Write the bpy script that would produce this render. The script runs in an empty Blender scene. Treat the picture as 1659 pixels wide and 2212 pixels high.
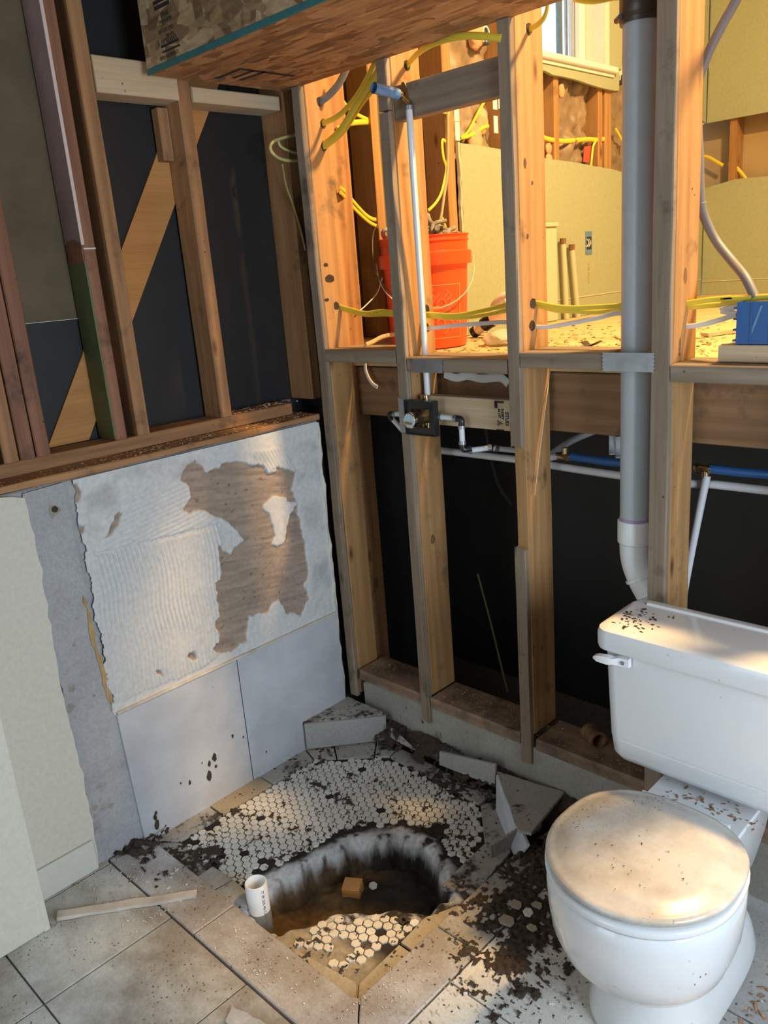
import bpy, bmesh, math, random
import numpy as np
from mathutils import Vector, Matrix, Euler

random.seed(7)
RNG = np.random.default_rng(11)
SC = bpy.context.scene
COL = SC.collection

# ------------------------------------------------------------------ camera, world, lights, exposure
W_, H_ = 1659, 2212
FPX = 1763.0
CAMP = Vector((2.045, -1.784, 1.57))
YAW, PITCH, ROLL = math.radians(-45.15), math.radians(16.32), math.radians(-4.57)
_f = Vector((math.sin(YAW) * math.cos(PITCH), math.cos(YAW) * math.cos(PITCH), -math.sin(PITCH)))
_r = Vector((math.cos(YAW), -math.sin(YAW), 0))
_u = _r.cross(_f)
RIGHT = math.cos(ROLL) * _r + math.sin(ROLL) * _u
UP = -math.sin(ROLL) * _r + math.cos(ROLL) * _u
FWD = _f
cam_d = bpy.data.cameras.new('camera')
cam = bpy.data.objects.new('camera', cam_d)
COL.objects.link(cam)
mr = Matrix((RIGHT, UP, -FWD)).transposed()
cam.matrix_world = Matrix.Translation(CAMP) @ mr.to_4x4()
cam_d.sensor_fit = 'HORIZONTAL'
cam_d.sensor_width = 36.0
cam_d.lens = FPX / W_ * 36.0
cam_d.clip_start = 0.02
SC.camera = cam

SC.view_settings.view_transform = 'Standard'
SC.view_settings.look = 'None'
SC.view_settings.gamma = 1.0
SC.view_settings.exposure = 0.0
SC.view_settings.use_curve_mapping = False
SC.render.film_transparent = False

world = bpy.data.worlds.new('sky')
SC.world = world
world.use_nodes = True
_bg = world.node_tree.nodes['Background']
_bg.inputs[0].default_value = (0.80, 0.90, 1.0, 1)
_bg.inputs[1].default_value = 1.6


def area_light(name, loc, target, size, size_y, power, color, spread=180):
    d = bpy.data.lights.new(name, 'AREA')
    d.shape = 'RECTANGLE'
    d.size = size
    d.size_y = size_y
    d.energy = power
    d.color = color
    d.spread = math.radians(spread)
    o = bpy.data.objects.new(name, d)
    COL.objects.link(o)
    o.location = loc
    o.rotation_euler = (Vector(target) - Vector(loc)).to_track_quat('-Z', 'Y').to_euler()
    return o


# daylight entering through the bathroom window on the right (out of frame)
area_light('daylight_window', (3.25, -0.95, 1.18), (0.2, -0.45, 0.4), 1.0, 0.95, 52, (0.74, 0.87, 1.0))
# daylight from the doorway behind the camera
area_light('daylight_door', (1.0, -3.3, 1.5), (0.9, 0.0, 0.9), 0.9, 1.9, 13, (0.80, 0.90, 1.0))
# warm ceiling lamp of the upper room, and a second one further in
area_light('lamp_ceiling_near', (1.95, 0.80, 3.62), (1.0, 0.1, 1.0), 0.22, 0.22, 200, (1.0, 0.63, 0.27))
area_light('lamp_ceiling_far', (1.6, 1.9, 3.62), (1.0, 1.9, 1.3), 0.6, 0.6, 16, (1.0, 0.66, 0.32))

# ------------------------------------------------------------------ measuring helper: a photo pixel to the world point on the plane axis = val
def at(px, py, axis, val):
    d = RIGHT * ((px - W_ / 2) / FPX) - UP * ((py - H_ / 2) / FPX) + FWD
    a = 'xyz'.index(axis)
    t = (val - CAMP[a]) / d[a]
    return CAMP + d * t


# ------------------------------------------------------------------ object helpers
ORG = {}


def link(o, parent=None, origin=(0, 0, 0)):
    COL.objects.link(o)
    origin = Vector(origin)
    if parent is not None:
        o.parent = parent
        o.location = origin - ORG[parent.name]
    else:
        o.location = origin
    ORG[o.name] = origin
    return o


def tag(o, label=None, cat=None, group=None, kind=None):
    if label: o['label'] = label
    if cat: o['category'] = cat
    if group: o['group'] = group
    if kind: o['kind'] = kind
    return o


def empty(name, loc, label=None, cat=None, group=None, kind=None):
    o = bpy.data.objects.new(name, None)
    o.empty_display_size = 0.05
    link(o, None, loc)
    return tag(o, label, cat, group, kind)


def obj(name, bm, mat, parent=None, origin=None, smooth=False, base=False, mats=None, label=None):
    """world-space bmesh -> one mesh object whose origin sits at its middle (or its base)"""
    bm.normal_update()
    if origin is None:
        vs = [v.co for v in bm.verts]
        lo = Vector([min(v[i] for v in vs) for i in range(3)])
        hi = Vector([max(v[i] for v in vs) for i in range(3)])
        origin = (lo + hi) / 2
        if base: origin.z = lo.z
    origin = Vector(origin)
    bmesh.ops.translate(bm, verts=bm.verts, vec=-origin)
    me = bpy.data.meshes.new(name)
    bm.to_mesh(me)
    bm.free()
    for m in (mats or [mat]):
        me.materials.append(m)
    if smooth:
        me.polygons.foreach_set('use_smooth', [True] * len(me.polygons))
        if smooth != True:
            try: me.set_sharp_from_angle(angle=math.radians(smooth))
            except Exception: pass
    o = bpy.data.objects.new(name, me)
    if label: o['label'] = label
    return link(o, parent, origin)


def B(): return bmesh.new()


def box(bm, x0, x1, y0, y1, z0, z1):
    vs = [bm.verts.new((x, y, z)) for x in (x0, x1) for y in (y0, y1) for z in (z0, z1)]
    for f in ((0, 1, 3, 2), (4, 6, 7, 5), (0, 4, 5, 1), (2, 3, 7, 6), (0, 2, 6, 4), (1, 5, 7, 3)):
        bm.faces.new([vs[i] for i in f])
    return vs


def bevel_all(bm, off, seg=2):
    bmesh.ops.bevel(bm, geom=list(bm.edges), offset=off, segments=seg, profile=0.6, affect='EDGES', clamp_overlap=True)


def boxo(name, x0, x1, y0, y1, z0, z1, mat, parent=None, bev=0.0, seg=1, **k):
    bm = B()
    box(bm, x0, x1, y0, y1, z0, z1)
    if bev: bevel_all(bm, bev, seg)
    return obj(name, bm, mat, parent, **k)


def board(name, x0, x1, y0, y1, z0, z1, axis, mat, parent=None, jit=0.0012, ch=0.0025, seg=None, rag0=0.0, rag1=0.0, **k):
    """a sawn board: chamfered section swept along its grain with small wobbles; rag = ragged end"""
    lo, hi = [x0, y0, z0], [x1, y1, z1]
    a = 'xyz'.index(axis)
    b, c = [(1, 2), (2, 0), (0, 1)][a]
    L = hi[a] - lo[a]
    n = seg or max(2, int(L / 0.16))
    w, h = hi[b] - lo[b], hi[c] - lo[c]
    ch = min(ch, w * .3, h * .3)
    sec = [(ch, 0), (w - ch, 0), (w, ch), (w, h - ch), (w - ch, h), (ch, h), (0, h - ch), (0, ch)]
    bm = B()
    rings = []
    for i in range(n + 1):
        t = lo[a] + L * i / n
        ring = []
        jb = [random.uniform(-jit, jit) for _ in range(4)]
        for q, (p, s) in enumerate(sec):
            v = [0, 0, 0]
            v[a] = t
            if i == 0 and rag0: v[a] += random.uniform(0, rag0)
            if i == n and rag1: v[a] -= random.uniform(0, rag1)
            v[b] = lo[b] + p + (jb[q // 2] if 0 < i < n else 0)
            v[c] = lo[c] + s + (jb[3 - q // 2] * .6 if 0 < i < n else 0)
            ring.append(bm.verts.new(v))
        rings.append(ring)
    for i in range(n):
        for q in range(8):
            bm.faces.new((rings[i][q], rings[i][(q + 1) % 8], rings[i + 1][(q + 1) % 8], rings[i + 1][q]))
    bm.faces.new(rings[0][::-1])
    bm.faces.new(rings[-1])
    return obj(name, bm, mat, parent, **k)


def smooth_path(pts, sub=6):
    P = [Vector(p) for p in pts]
    if len(P) < 3: return P
    out = []
    for i in range(len(P) - 1):
        p0 = P[max(i - 1, 0)]; p1 = P[i]; p2 = P[i + 1]; p3 = P[min(i + 2, len(P) - 1)]
        for j in range(sub):
            t = j / sub
            out.append(0.5 * ((2 * p1) + (-p0 + p2) * t + (2 * p0 - 5 * p1 + 4 * p2 - p3) * t * t + (-p0 + 3 * p1 - 3 * p2 + p3) * t ** 3))
    out.append(P[-1])
    return out


def tube(bm, pts, r, seg=10, cap=True, flat=None, up=None, twist=0.0):
    """tube along pts; r number or list; flat = second radius for a flat cable"""
    P = [Vector(p) for p in pts]
    n = len(P)
    rad = r if isinstance(r, (list, tuple)) else [r] * n
    tang = []
    for i in range(n):
        t = P[min(i + 1, n - 1)] - P[max(i - 1, 0)]
        tang.append(t.normalized() if t.length > 1e-9 else Vector((0, 0, 1)))
    ref = Vector(up) if up else (Vector((0, 0, 1)) if abs(tang[0].z) < .9 else Vector((1, 0, 0)))
    nrm = (ref - tang[0] * ref.dot(tang[0])).normalized()
    rings = []
    for i in range(n):
        nrm = (nrm - tang[i] * nrm.dot(tang[i]))
        nrm = nrm.normalized() if nrm.length > 1e-6 else tang[i].orthogonal().normalized()
        bn = tang[i].cross(nrm)
        ring = []
        for k in range(seg):
            a = 2 * math.pi * k / seg
            ca, sa = math.cos(a), math.sin(a)
            u, v = rad[i] * ca, (flat if flat else rad[i]) * sa
            if twist:
                tw = twist * i / n
                u, v = u * math.cos(tw) - v * math.sin(tw), u * math.sin(tw) + v * math.cos(tw)
            ring.append(bm.verts.new(P[i] + nrm * u + bn * v))
        rings.append(ring)
    for i in range(n - 1):
        for k in range(seg):
            bm.faces.new((rings[i][k], rings[i][(k + 1) % seg], rings[i + 1][(k + 1) % seg], rings[i + 1][k]))
    if cap:
        bm.faces.new(rings[0][::-1])
        bm.faces.new(rings[-1])
    return rings


def tubeo(name, pts, r, mat, parent=None, seg=10, sub=6, smooth=True, **k):
    bm = B()
    kk = {q: k.pop(q) for q in ('flat', 'up', 'twist', 'cap') if q in k}
    tube(bm, smooth_path(pts, sub) if sub else pts, r, seg, **kk)
    return obj(name, bm, mat, parent, smooth=50, **k)


def lathe(bm, prof, center, axis='z', seg=32, close=False, rot=None):
    """profile list of (radius, height) turned about an axis through center"""
    c = Vector(center)
    R = {'z': Matrix.Identity(3), 'y': Matrix.Rotation(math.radians(-90), 3, 'X'), 'x': Matrix.Rotation(math.radians(90), 3, 'Y')}[axis] if rot is None else rot
    rings = []
    for r, h in prof:
        if r < 1e-6:
            rings.append([bm.verts.new(c + R @ Vector((0, 0, h)))])
        else:
            rings.append([bm.verts.new(c + R @ Vector((r * math.cos(2 * math.pi * k / seg), r * math.sin(2 * math.pi * k / seg), h))) for k in range(seg)])
    pairs = list(zip(rings, rings[1:])) + ([(rings[-1], rings[0])] if close else [])
    for a, b in pairs:
        for k in range(seg):
            k2 = (k + 1) % seg
            if len(a) == 1 and len(b) == 1: continue
            if len(a) == 1: bm.faces.new((a[0], b[k2], b[k]))
            elif len(b) == 1: bm.faces.new((a[k], a[k2], b[0]))
            else: bm.faces.new((a[k], a[k2], b[k2], b[k]))


def latheo(name, prof, center, mat, parent=None, axis='z', seg=32, close=False, rot=None, ang=35, **k):
    bm = B()
    lathe(bm, prof, center, axis, seg, close, rot)
    bmesh.ops.recalc_face_normals(bm, faces=bm.faces)
    return obj(name, bm, mat, parent, smooth=ang, **k)


def prism(bm, poly, lo, hi, axis='z'):
    """extrude a 2D polygon; axis z: (x,y), x: (y,z), y: (x,z)"""
    def mk(p, h):
        return {'z': (p[0], p[1], h), 'x': (h, p[0], p[1]), 'y': (p[0], h, p[1])}[axis]
    a = [bm.verts.new(mk(p, lo)) for p in poly]
    b = [bm.verts.new(mk(p, hi)) for p in poly]
    n = len(poly)
    fs = [bm.faces.new(a), bm.faces.new(b)]
    for i in range(n):
        fs.append(bm.faces.new((a[i], a[(i + 1) % n], b[(i + 1) % n], b[i])))
    bmesh.ops.recalc_face_normals(bm, faces=fs)


def prismo(name, poly, lo, hi, mat, parent=None, axis='z', bev=0.0, **k):
    bm = B()
    prism(bm, poly, lo, hi, axis)
    if bev: bevel_all(bm, bev, 1)
    bmesh.ops.recalc_face_normals(bm, faces=bm.faces)
    return obj(name, bm, mat, parent, **k)


def ragged(poly, step, amp, seed=0):
    """subdivide the outline of a 2D polygon and jitter it"""
    rg = random.Random(seed)
    out = []
    n = len(poly)
    for i in range(n):
        a, b = Vector(poly[i]), Vector(poly[(i + 1) % n])
        m = max(1, int((b - a).length / step))
        for j in range(m):
            p = a + (b - a) * (j / m)
            out.append((p[0] + rg.uniform(-amp, amp), p[1] + rg.uniform(-amp, amp)))
    return out


# numpy noise --------------------------------------------------------
def vnoise(x, y, seed=0):
    xi, yi = np.floor(x).astype(np.int64), np.floor(y).astype(np.int64)
    xf, yf = x - xi, y - yi
    u, v = xf * xf * (3 - 2 * xf), yf * yf * (3 - 2 * yf)
    def h(a, b):
        n = (a * 374761393 + b * 668265263 + seed * 974634777) & 0x7fffffff
        n = ((n ^ (n >> 13)) * 1274126177) & 0x7fffffff
        return ((n ^ (n >> 16)) & 0xffff) / 65535.0
    return (h(xi, yi) * (1 - u) + h(xi + 1, yi) * u) * (1 - v) + (h(xi, yi + 1) * (1 - u) + h(xi + 1, yi + 1) * u) * v


def fbm(x, y, seed=0, oct=5):
    s, a, t = 0.0, 1.0, 0.0
    for i in range(oct):
        s = s + a * vnoise(x * 2 ** i, y * 2 ** i, seed + i * 17)
        t += a
        a *= .55
    return s / t


def inpoly(x, y, poly):
    c = np.zeros(x.shape, bool)
    n = len(poly)
    for i in range(n):
        x1, y1 = poly[i]; x2, y2 = poly[(i + 1) % n]
        cond = ((y1 > y) != (y2 > y))
        with np.errstate(divide='ignore', invalid='ignore'):
            xx = (x2 - x1) * (y - y1) / ((y2 - y1) if y2 != y1 else 1e-9) + x1
        c ^= cond & (x < xx)
    return c


def polydist(x, y, poly):
    d = np.full(x.shape, 1e9)
    n = len(poly)
    for i in range(n):
        x1, y1 = poly[i]; x2, y2 = poly[(i + 1) % n]
        dx, dy = x2 - x1, y2 - y1
        t = np.clip(((x - x1) * dx + (y - y1) * dy) / (dx * dx + dy * dy + 1e-12), 0, 1)
        d = np.minimum(d, np.hypot(x - x1 - t * dx, y - y1 - t * dy))
    return np.where(inpoly(x, y, poly), -d, d)


def grid_mesh(name, P, mask, mat, parent=None, colors=None, origin=None, smooth=True, label=None, kind=None):
    """P: (n,m,3) world points, mask (n,m) of used vertices -> mesh of the fully used cells"""
    n, m = mask.shape
    cell = mask[:-1, :-1] & mask[1:, :-1] & mask[:-1, 1:] & mask[1:, 1:]
    idx = np.arange(n * m).reshape(n, m)
    f = np.stack([idx[:-1, :-1], idx[1:, :-1], idx[1:, 1:], idx[:-1, 1:]], -1)[cell]
    used = np.unique(f)
    remap = np.full(n * m, -1)
    remap[used] = np.arange(len(used))
    V = P.reshape(-1, 3)[used]
    o3 = np.array(origin) if origin is not None else (V.min(0) + V.max(0)) / 2
    me = bpy.data.meshes.new(name)
    me.from_pydata((V - o3).tolist(), [], remap[f].tolist())
    me.materials.append(mat)
    if smooth: me.polygons.foreach_set('use_smooth', [True] * len(me.polygons))
    if colors is not None:
        ca = me.color_attributes.new('Col', 'FLOAT_COLOR', 'POINT')
        c = colors.reshape(-1, colors.shape[-1])[used]
        c4 = np.ones((len(c), 4)); c4[:, :3] = c
        ca.data.foreach_set('color', c4.ravel())
    o = bpy.data.objects.new(name, me)
    link(o, parent, o3)
    if kind: o['kind'] = kind
    if label: o['label'] = label
    return o


def chips(name, pts, size, mat, parent=None, seed=0, flat=.12, **k):
    """many small flakes in one mesh: pts list of world points"""
    rg = random.Random(seed)
    vs, fs = [], []
    for p in pts:
        s = size * rg.uniform(.35, 1.3)
        l, w, t = s * rg.uniform(.8, 2.2), s * rg.uniform(.4, 1), s * flat * rg.uniform(.6, 1.4)
        e = Euler((rg.gauss(0, .25), rg.gauss(0, .25), rg.uniform(0, 6.28))).to_matrix()
        b = len(vs)
        sk = rg.uniform(.3, 1)
        for dx, dy in ((-l / 2, -w / 2), (l / 2 * sk, -w / 2 * rg.uniform(.3, 1)), (l / 2, w / 2), (-l / 2 * rg.uniform(.5, 1), w / 2)):
            for dz in (0, t):
                vs.append(Vector(p) + e @ Vector((dx, dy, dz)))
        for f in ((0, 2, 4, 6), (1, 7, 5, 3), (0, 1, 3, 2), (2, 3, 5, 4), (4, 5, 7, 6), (6, 7, 1, 0)):
            fs.append([b + i for i in f])
    me = bpy.data.meshes.new(name)
    c = sum((Vector(v) for v in vs), Vector()) / len(vs)
    me.from_pydata([tuple(v - c) for v in vs], [], fs)
    me.materials.append(mat)
    o = bpy.data.objects.new(name, me)
    link(o, parent, c)
    return tag(o, **k)


def text_bm(s, size, fn, extrude=0.0002, align='LEFT', spacing=1.0, bold=0.0):
    """text outlines as a bmesh; fn maps (u, v, w) of the letters to a world point"""
    cu = bpy.data.curves.new('lettering', 'FONT')
    cu.body = s
    cu.size = size
    cu.extrude = extrude
    cu.align_x = align
    cu.space_character = spacing
    cu.resolution_u = 2
    cu.offset = bold
    t = bpy.data.objects.new('lettering', cu)
    me = bpy.data.meshes.new_from_object(t)
    bm = B()
    bm.from_mesh(me)
    bpy.data.objects.remove(t)
    bpy.data.curves.remove(cu)
    bpy.data.meshes.remove(me)
    for v in bm.verts: v.co = fn(v.co.x, v.co.y, v.co.z)
    return bm


# ------------------------------------------------------------------ materials
class NT:
    def __init__(s, name):
        s.m = bpy.data.materials.new(name)
        s.m.use_nodes = True
        s.t = s.m.node_tree
        s.b = s.t.nodes['Principled BSDF']
    def n(s, typ, **k):
        nd = s.t.nodes.new(typ)
        for a, v in k.items():
            if a.startswith('i_'):
                key = a[2:]
                key = int(key) if key.isdigit() else key
                nd.inputs[key].default_value = v
            else: setattr(nd, a, v)
        return nd
    def l(s, a, b): s.t.links.new(a, b)
    def math(s, op, a, b=None, clamp=False):
        nd = s.n('ShaderNodeMath', operation=op, use_clamp=clamp)
        for i, v in enumerate((a, b)):
            if v is None: continue
            if isinstance(v, (int, float)): nd.inputs[i].default_value = v
            else: s.l(v, nd.inputs[i])
        return nd.outputs[0]
    def mix(s, fac, a, b, mode='MIX'):
        nd = s.n('ShaderNodeMix', data_type='RGBA', blend_type=mode)
        for i, v in ((0, fac), (6, a), (7, b)):
            if isinstance(v, (int, float)): nd.inputs[i].default_value = v
            elif isinstance(v, tuple): nd.inputs[i].default_value = (*v, 1) if len(v) == 3 else v
            else: s.l(v, nd.inputs[i])
        return nd.outputs[2]
    def ramp(s, fac, stops):
        nd = s.n('ShaderNodeValToRGB')
        els = nd.color_ramp.elements
        while len(els) < len(stops): els.new(.5)
        for e, (p, c) in zip(els, stops):
            e.position = p
            e.color = (*c, 1) if isinstance(c, tuple) else (c, c, c, 1)
        s.l(fac, nd.inputs[0])
        return nd.outputs[0]
    def coord(s, world=False, scale=(1, 1, 1), rand=True, rot=(0, 0, 0)):
        if world: src = s.n('ShaderNodeNewGeometry').outputs['Position']
        else:
            src = s.n('ShaderNodeTexCoord').outputs['Object']
            if rand:
                r = s.math('MULTIPLY', s.n('ShaderNodeObjectInfo').outputs['Random'], 23.0)
                va = s.n('ShaderNodeVectorMath', operation='ADD')
                s.l(src, va.inputs[0]); s.l(r, va.inputs[1])
                src = va.outputs[0]
        mp = s.n('ShaderNodeMapping')
        mp.inputs['Scale'].default_value = scale
        mp.inputs['Rotation'].default_value = rot
        s.l(src, mp.inputs[0])
        return mp.outputs[0]
    def noise(s, vec, scale, detail=4, rough=.55, dist=0):
        nd = s.n('ShaderNodeTexNoise', i_Scale=scale, i_Detail=detail, i_Roughness=rough, i_Distortion=dist)
        s.l(vec, nd.inputs['Vector'])
        return nd.outputs[0]
    def bump(s, h, strength=.3, dist=.002):
        nd = s.n('ShaderNodeBump', i_Strength=strength, i_Distance=dist)
        s.l(h, nd.inputs['Height'])
        s.l(nd.outputs[0], s.b.inputs['Normal'])
    def base(s, c):
        if isinstance(c, tuple): s.b.inputs['Base Color'].default_value = (*c, 1)
        else: s.l(c, s.b.inputs['Base Color'])
    def rough(s, v):
        if isinstance(v, (int, float)): s.b.inputs['Roughness'].default_value = v
        else: s.l(v, s.b.inputs['Roughness'])
        return s


def wood(name, c1, c2, axis, knots=.5, dirt=.0, dirtc=(.03, .025, .02), rough=.72, ringdark=None):
    t = NT(name)
    a = 'xyz'.index(axis)
    sc = [14.0] * 3; sc[a] = 1.1
    v = t.coord(scale=tuple(sc))
    n1 = t.noise(v, 1.6, 6, .6, 1.2)
    sc2 = [95.0] * 3; sc2[a] = 1.6
    n2 = t.noise(t.coord(scale=tuple(sc2)), 2.2, 3, .6, .4)
    wv = t.n('ShaderNodeTexWave', wave_type='RINGS', rings_direction='XYZ'[(a + 1) % 3], i_Scale=.55, i_Distortion=7.0, i_Detail=2.0, **{'i_Detail Scale': .8})
    t.l(v, wv.inputs[0])
    g = t.math('ADD', t.math('MULTIPLY', n1, .75), t.math('MULTIPLY', wv.outputs['Fac'], .20))
    col = t.ramp(g, [(.28, c2), (.72, c1)])
    col = t.mix(1.0, col, t.ramp(n2, [(.3, .86), (.65, 1.04)]), 'MULTIPLY')
    if knots:
        sk = [9.0] * 3; sk[a] = 3.2
        vo = t.n('ShaderNodeTexVoronoi', i_Scale=1.0)
        t.l(t.coord(scale=tuple(sk)), vo.inputs['Vector'])
        k = t.ramp(vo.outputs['Distance'], [(.05 * knots, 1.0), (.17 * knots + .03, 0.0)])
        col = t.mix(k, col, (c2[0] * .28, c2[1] * .24, c2[2] * .22))
    # nail holes and scuffs
    vn = t.n('ShaderNodeTexVoronoi', i_Scale=26.0)
    t.l(t.coord(), vn.inputs['Vector'])
    msk = t.math('MULTIPLY', t.ramp(vn.outputs['Distance'], [(.05, 1.0), (.09, 0.0)]), t.ramp(t.noise(t.coord(), 7, 2), [(.56, 0.0), (.62, 1.0)]))
    col = t.mix(msk, col, (.02, .014, .01))
    if dirt:
        d = t.ramp(t.noise(t.coord(), 9, 6, .65), [(.62 - dirt * .4, 0.0), (.78 - dirt * .3, 1.0)])
        col = t.mix(t.math('MULTIPLY', d, .8), col, dirtc)
    t.base(col)
    t.rough(rough)
    t.bump(t.math('ADD', n2, t.math('MULTIPLY', n1, .5)), .25, .0015)
    return t.m


def plain(name, c, rough=.5, metal=0.0, noise=0.0, nscale=30, bump=0.0, trans=0.0, coat=0.0, ior=None, world=False):
    t = NT(name)
    if noise:
        n = t.noise(t.coord(world=world), nscale, 5, .6)
        t.base(t.mix(1.0, t.mix(0.0, c, c), t.ramp(n, [(.3, 1 - noise), (.7, 1 + noise * .4)]), 'MULTIPLY'))
        if bump: t.bump(n, bump, .002)
    else: t.base(c)
    t.rough(rough)
    t.b.inputs['Metallic'].default_value = metal
    if trans: t.b.inputs['Transmission Weight'].default_value = trans
    if coat: t.b.inputs['Coat Weight'].default_value = coat
    if ior: t.b.inputs['IOR'].default_value = ior
    return t.m


def dirty(name, base, base2, dirtc, big=(.5, .62), bigscale=3.0, speck=.5, speckscale=60, rough=.65, dust=None, dusts=1.5, bump=.2, fine=.15, shift=(0, 0, 0)):
    """pale hard surface with soil smears and specks, in world coordinates so that it runs on over joints"""
    t = NT(name)
    v = t.coord(world=True)
    if shift != (0, 0, 0): v.node.inputs['Location'].default_value = shift
    n0 = t.noise(v, 5, 6, .6)
    col = t.ramp(n0, [(.3, base2), (.7, base)])
    if dust:
        nd = t.noise(v, dusts, 9, .66)
        col = t.mix(t.ramp(nd, [(.40, 0.0), (.60, .88)]), col, dust)
    nf = t.noise(v, 140, 3, .6)
    col = t.mix(1.0, col, t.ramp(nf, [(.3, 1 - fine), (.7, 1 + fine * .5)]), 'MULTIPLY')
    nb = t.noise(v, bigscale, 8, .68, .3)
    nm = t.noise(v, bigscale * 7, 5, .65)
    m1 = t.ramp(t.math('ADD', t.math('MULTIPLY', nb, .72), t.math('MULTIPLY', nm, .28)), [(big[0], 0.0), (big[1], 1.0)])
    col = t.mix(m1, col, dirtc)
    vo = t.n('ShaderNodeTexVoronoi', i_Scale=speckscale)
    vs = t.n('ShaderNodeVectorMath', operation='ADD')
    t.l(v, vs.inputs[0])
    ns = t.n('ShaderNodeTexNoise', i_Scale=40.0)
    t.l(v, ns.inputs['Vector'])
    sc_ = t.n('ShaderNodeVectorMath', operation='SCALE'); sc_.inputs['Scale'].default_value = .02
    t.l(ns.outputs['Color'], sc_.inputs[0]); t.l(sc_.outputs[0], vs.inputs[1])
    t.l(vs.outputs[0], vo.inputs['Vector'])
    sp = t.math('MULTIPLY', t.ramp(vo.outputs['Distance'], [(.12, 1.0), (.24, 0.0)]), t.ramp(t.noise(v, 6.0, 5, .7), [(.66 - speck * .3, 0.0), (.74 - speck * .3, 1.0)]))
    col = t.mix(sp, col, dirtc)
    t.base(col)
    t.rough(rough)
    t.bump(t.math('ADD', t.math('MULTIPLY', m1, .6), nf), bump, .002)
    return t.m


def osb(name, dark, mid, light, flake=(26, 26, 26), stain=0.0):
    t = NT(name)
    def layer(sc, rot, w):
        v = t.coord(scale=sc, rand=False, rot=rot)
        nz = t.n('ShaderNodeTexNoise', i_Scale=1.2, i_Detail=3)
        t.l(v, nz.inputs['Vector'])
        ad = t.n('ShaderNodeVectorMath', operation='ADD'); s_ = t.n('ShaderNodeVectorMath', operation='SCALE'); s_.inputs['Scale'].default_value = w
        t.l(nz.outputs['Color'], s_.inputs[0]); t.l(v, ad.inputs[0]); t.l(s_.outputs[0], ad.inputs[1])
        vo = t.n('ShaderNodeTexVoronoi', i_Scale=1.0)
        t.l(ad.outputs[0], vo.inputs['Vector'])
        return vo, ad.outputs[0]
    f = flake
    a, va = layer((f[0] * .35, f[1], f[2]), (.2, .5, .5), .22)
    b, vb = layer((f[0], f[1] * .5, f[2] * .4), (.9, -.6, -.5), .22)
    c, vc = layer((f[0] * .28, f[1] * 1.3, f[2] * .9), (.0, .25, -.25), .25)
    sel = t.ramp(t.n('ShaderNodeSeparateColor').outputs[0], [(0, 0.0), (1, 1.0)]) if False else None
    sa = t.n('ShaderNodeSeparateColor'); t.l(a.outputs['Color'], sa.inputs[0])
    sb = t.n('ShaderNodeSeparateColor'); t.l(b.outputs['Color'], sb.inputs[0])
    sc_ = t.n('ShaderNodeSeparateColor'); t.l(c.outputs['Color'], sc_.inputs[0])
    pick = t.ramp(sa.outputs[1], [(.45, 0.0), (.5, 1.0)])
    val = t.mix(pick, sb.outputs[0], sc_.outputs[0])
    val2 = t.mix(t.ramp(sb.outputs[1], [(.6, 0.0), (.65, 1.0)]), val, sa.outputs[0])
    col = t.ramp(val2, [(.0, dark), (.45, mid), (1.0, light)])
    st = t.noise(vc, 3.0, 4, .6, .6)
    col = t.mix(1.0, col, t.ramp(st, [(.3, .62), (.7, 1.1)]), 'MULTIPLY')
    t.base(col)
    t.rough(.7)
    t.bump(val2, .35, .002)
    return t.m


def vcol(name, rough=.85, nscale=90, amp=.18, bump=.25, bscale=None):
    t = NT(name)
    a = t.n('ShaderNodeAttribute', attribute_name='Col')
    n = t.noise(t.coord(world=True), nscale, 5, .65)
    t.base(t.mix(1.0, a.outputs['Color'], t.ramp(n, [(.3, 1 - amp), (.7, 1 + amp * .4)]), 'MULTIPLY'))
    t.rough(rough)
    if bump: t.bump(n, bump, .0015)
    return t.m


M = {}
OLD1, OLD2 = (.46, .235, .098), (.25, .12, .048)
for ax in 'xyz':
    M['wood_' + ax] = wood('stud_wood_' + ax, (.46, .255, .10), (.32, .165, .058), ax, .55, .08)
    M['wold_' + ax] = wood('old_wood_' + ax, OLD1, OLD2, ax, .5, .12)
    M['wnew_' + ax] = wood('new_wood_' + ax, (.60, .47, .31), (.50, .35, .20), ax, .15, .0)
    M['wgray_' + ax] = wood('weathered_wood_' + ax, (.31, .24, .165), (.18, .13, .085), ax, .5, .1)
M['wred_z'] = wood('red_stained_wood', (.33, .145, .08), (.19, .08, .042), 'z', .5, .15)
M['brace'] = wood('brace_wood', (.60, .285, .085), (.46, .20, .05), 'y', .35, .0)
M['wrim_x'] = wood('shaded_beam_wood', (.30, .165, .075), (.20, .105, .045), 'x', .4, .1)  # base colour darkened for the shade under the floor plates
M['wfloor'] = wood('subfloor_wood', (.66, .50, .26), (.50, .34, .16), 'x', .2, .0)
M['wdirty_x'] = wood('dirty_sill_wood', (.33, .22, .135), (.20, .12, .07), 'x', .4, .45, (.06, .045, .035))
M['pink'] = plain('pink_paint', (.34, .235, .22), .6, noise=.18, nscale=14)
M['pinkedge'] = plain('pale_pink_paint_edge', (.62, .50, .46), .6)
M['green'] = plain('green_paint', (.115, .14, .055), .55, noise=.2, nscale=12)
M['blackfelt'] = plain('black_sheathing', (.0105, .0096, .0094), .62, noise=.3, nscale=18, bump=.15)
M['brownboard'] = plain('brown_fibre_sheathing', (.15, .108, .06), .85, noise=.35, nscale=5, bump=.2)
M['blackpoly'] = plain('black_membrane', (.010, .009, .008), .38, noise=.3, nscale=4, bump=.35)
M['osb_front'] = osb('osb_flakes', (.15, .085, .038), (.34, .205, .10), (.56, .40, .22), (30, 30, 30))
M['osb_bottom'] = osb('osb_flakes_red', (.17, .075, .026), (.34, .16, .058), (.50, .27, .11), (18, 44, 44))
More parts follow.
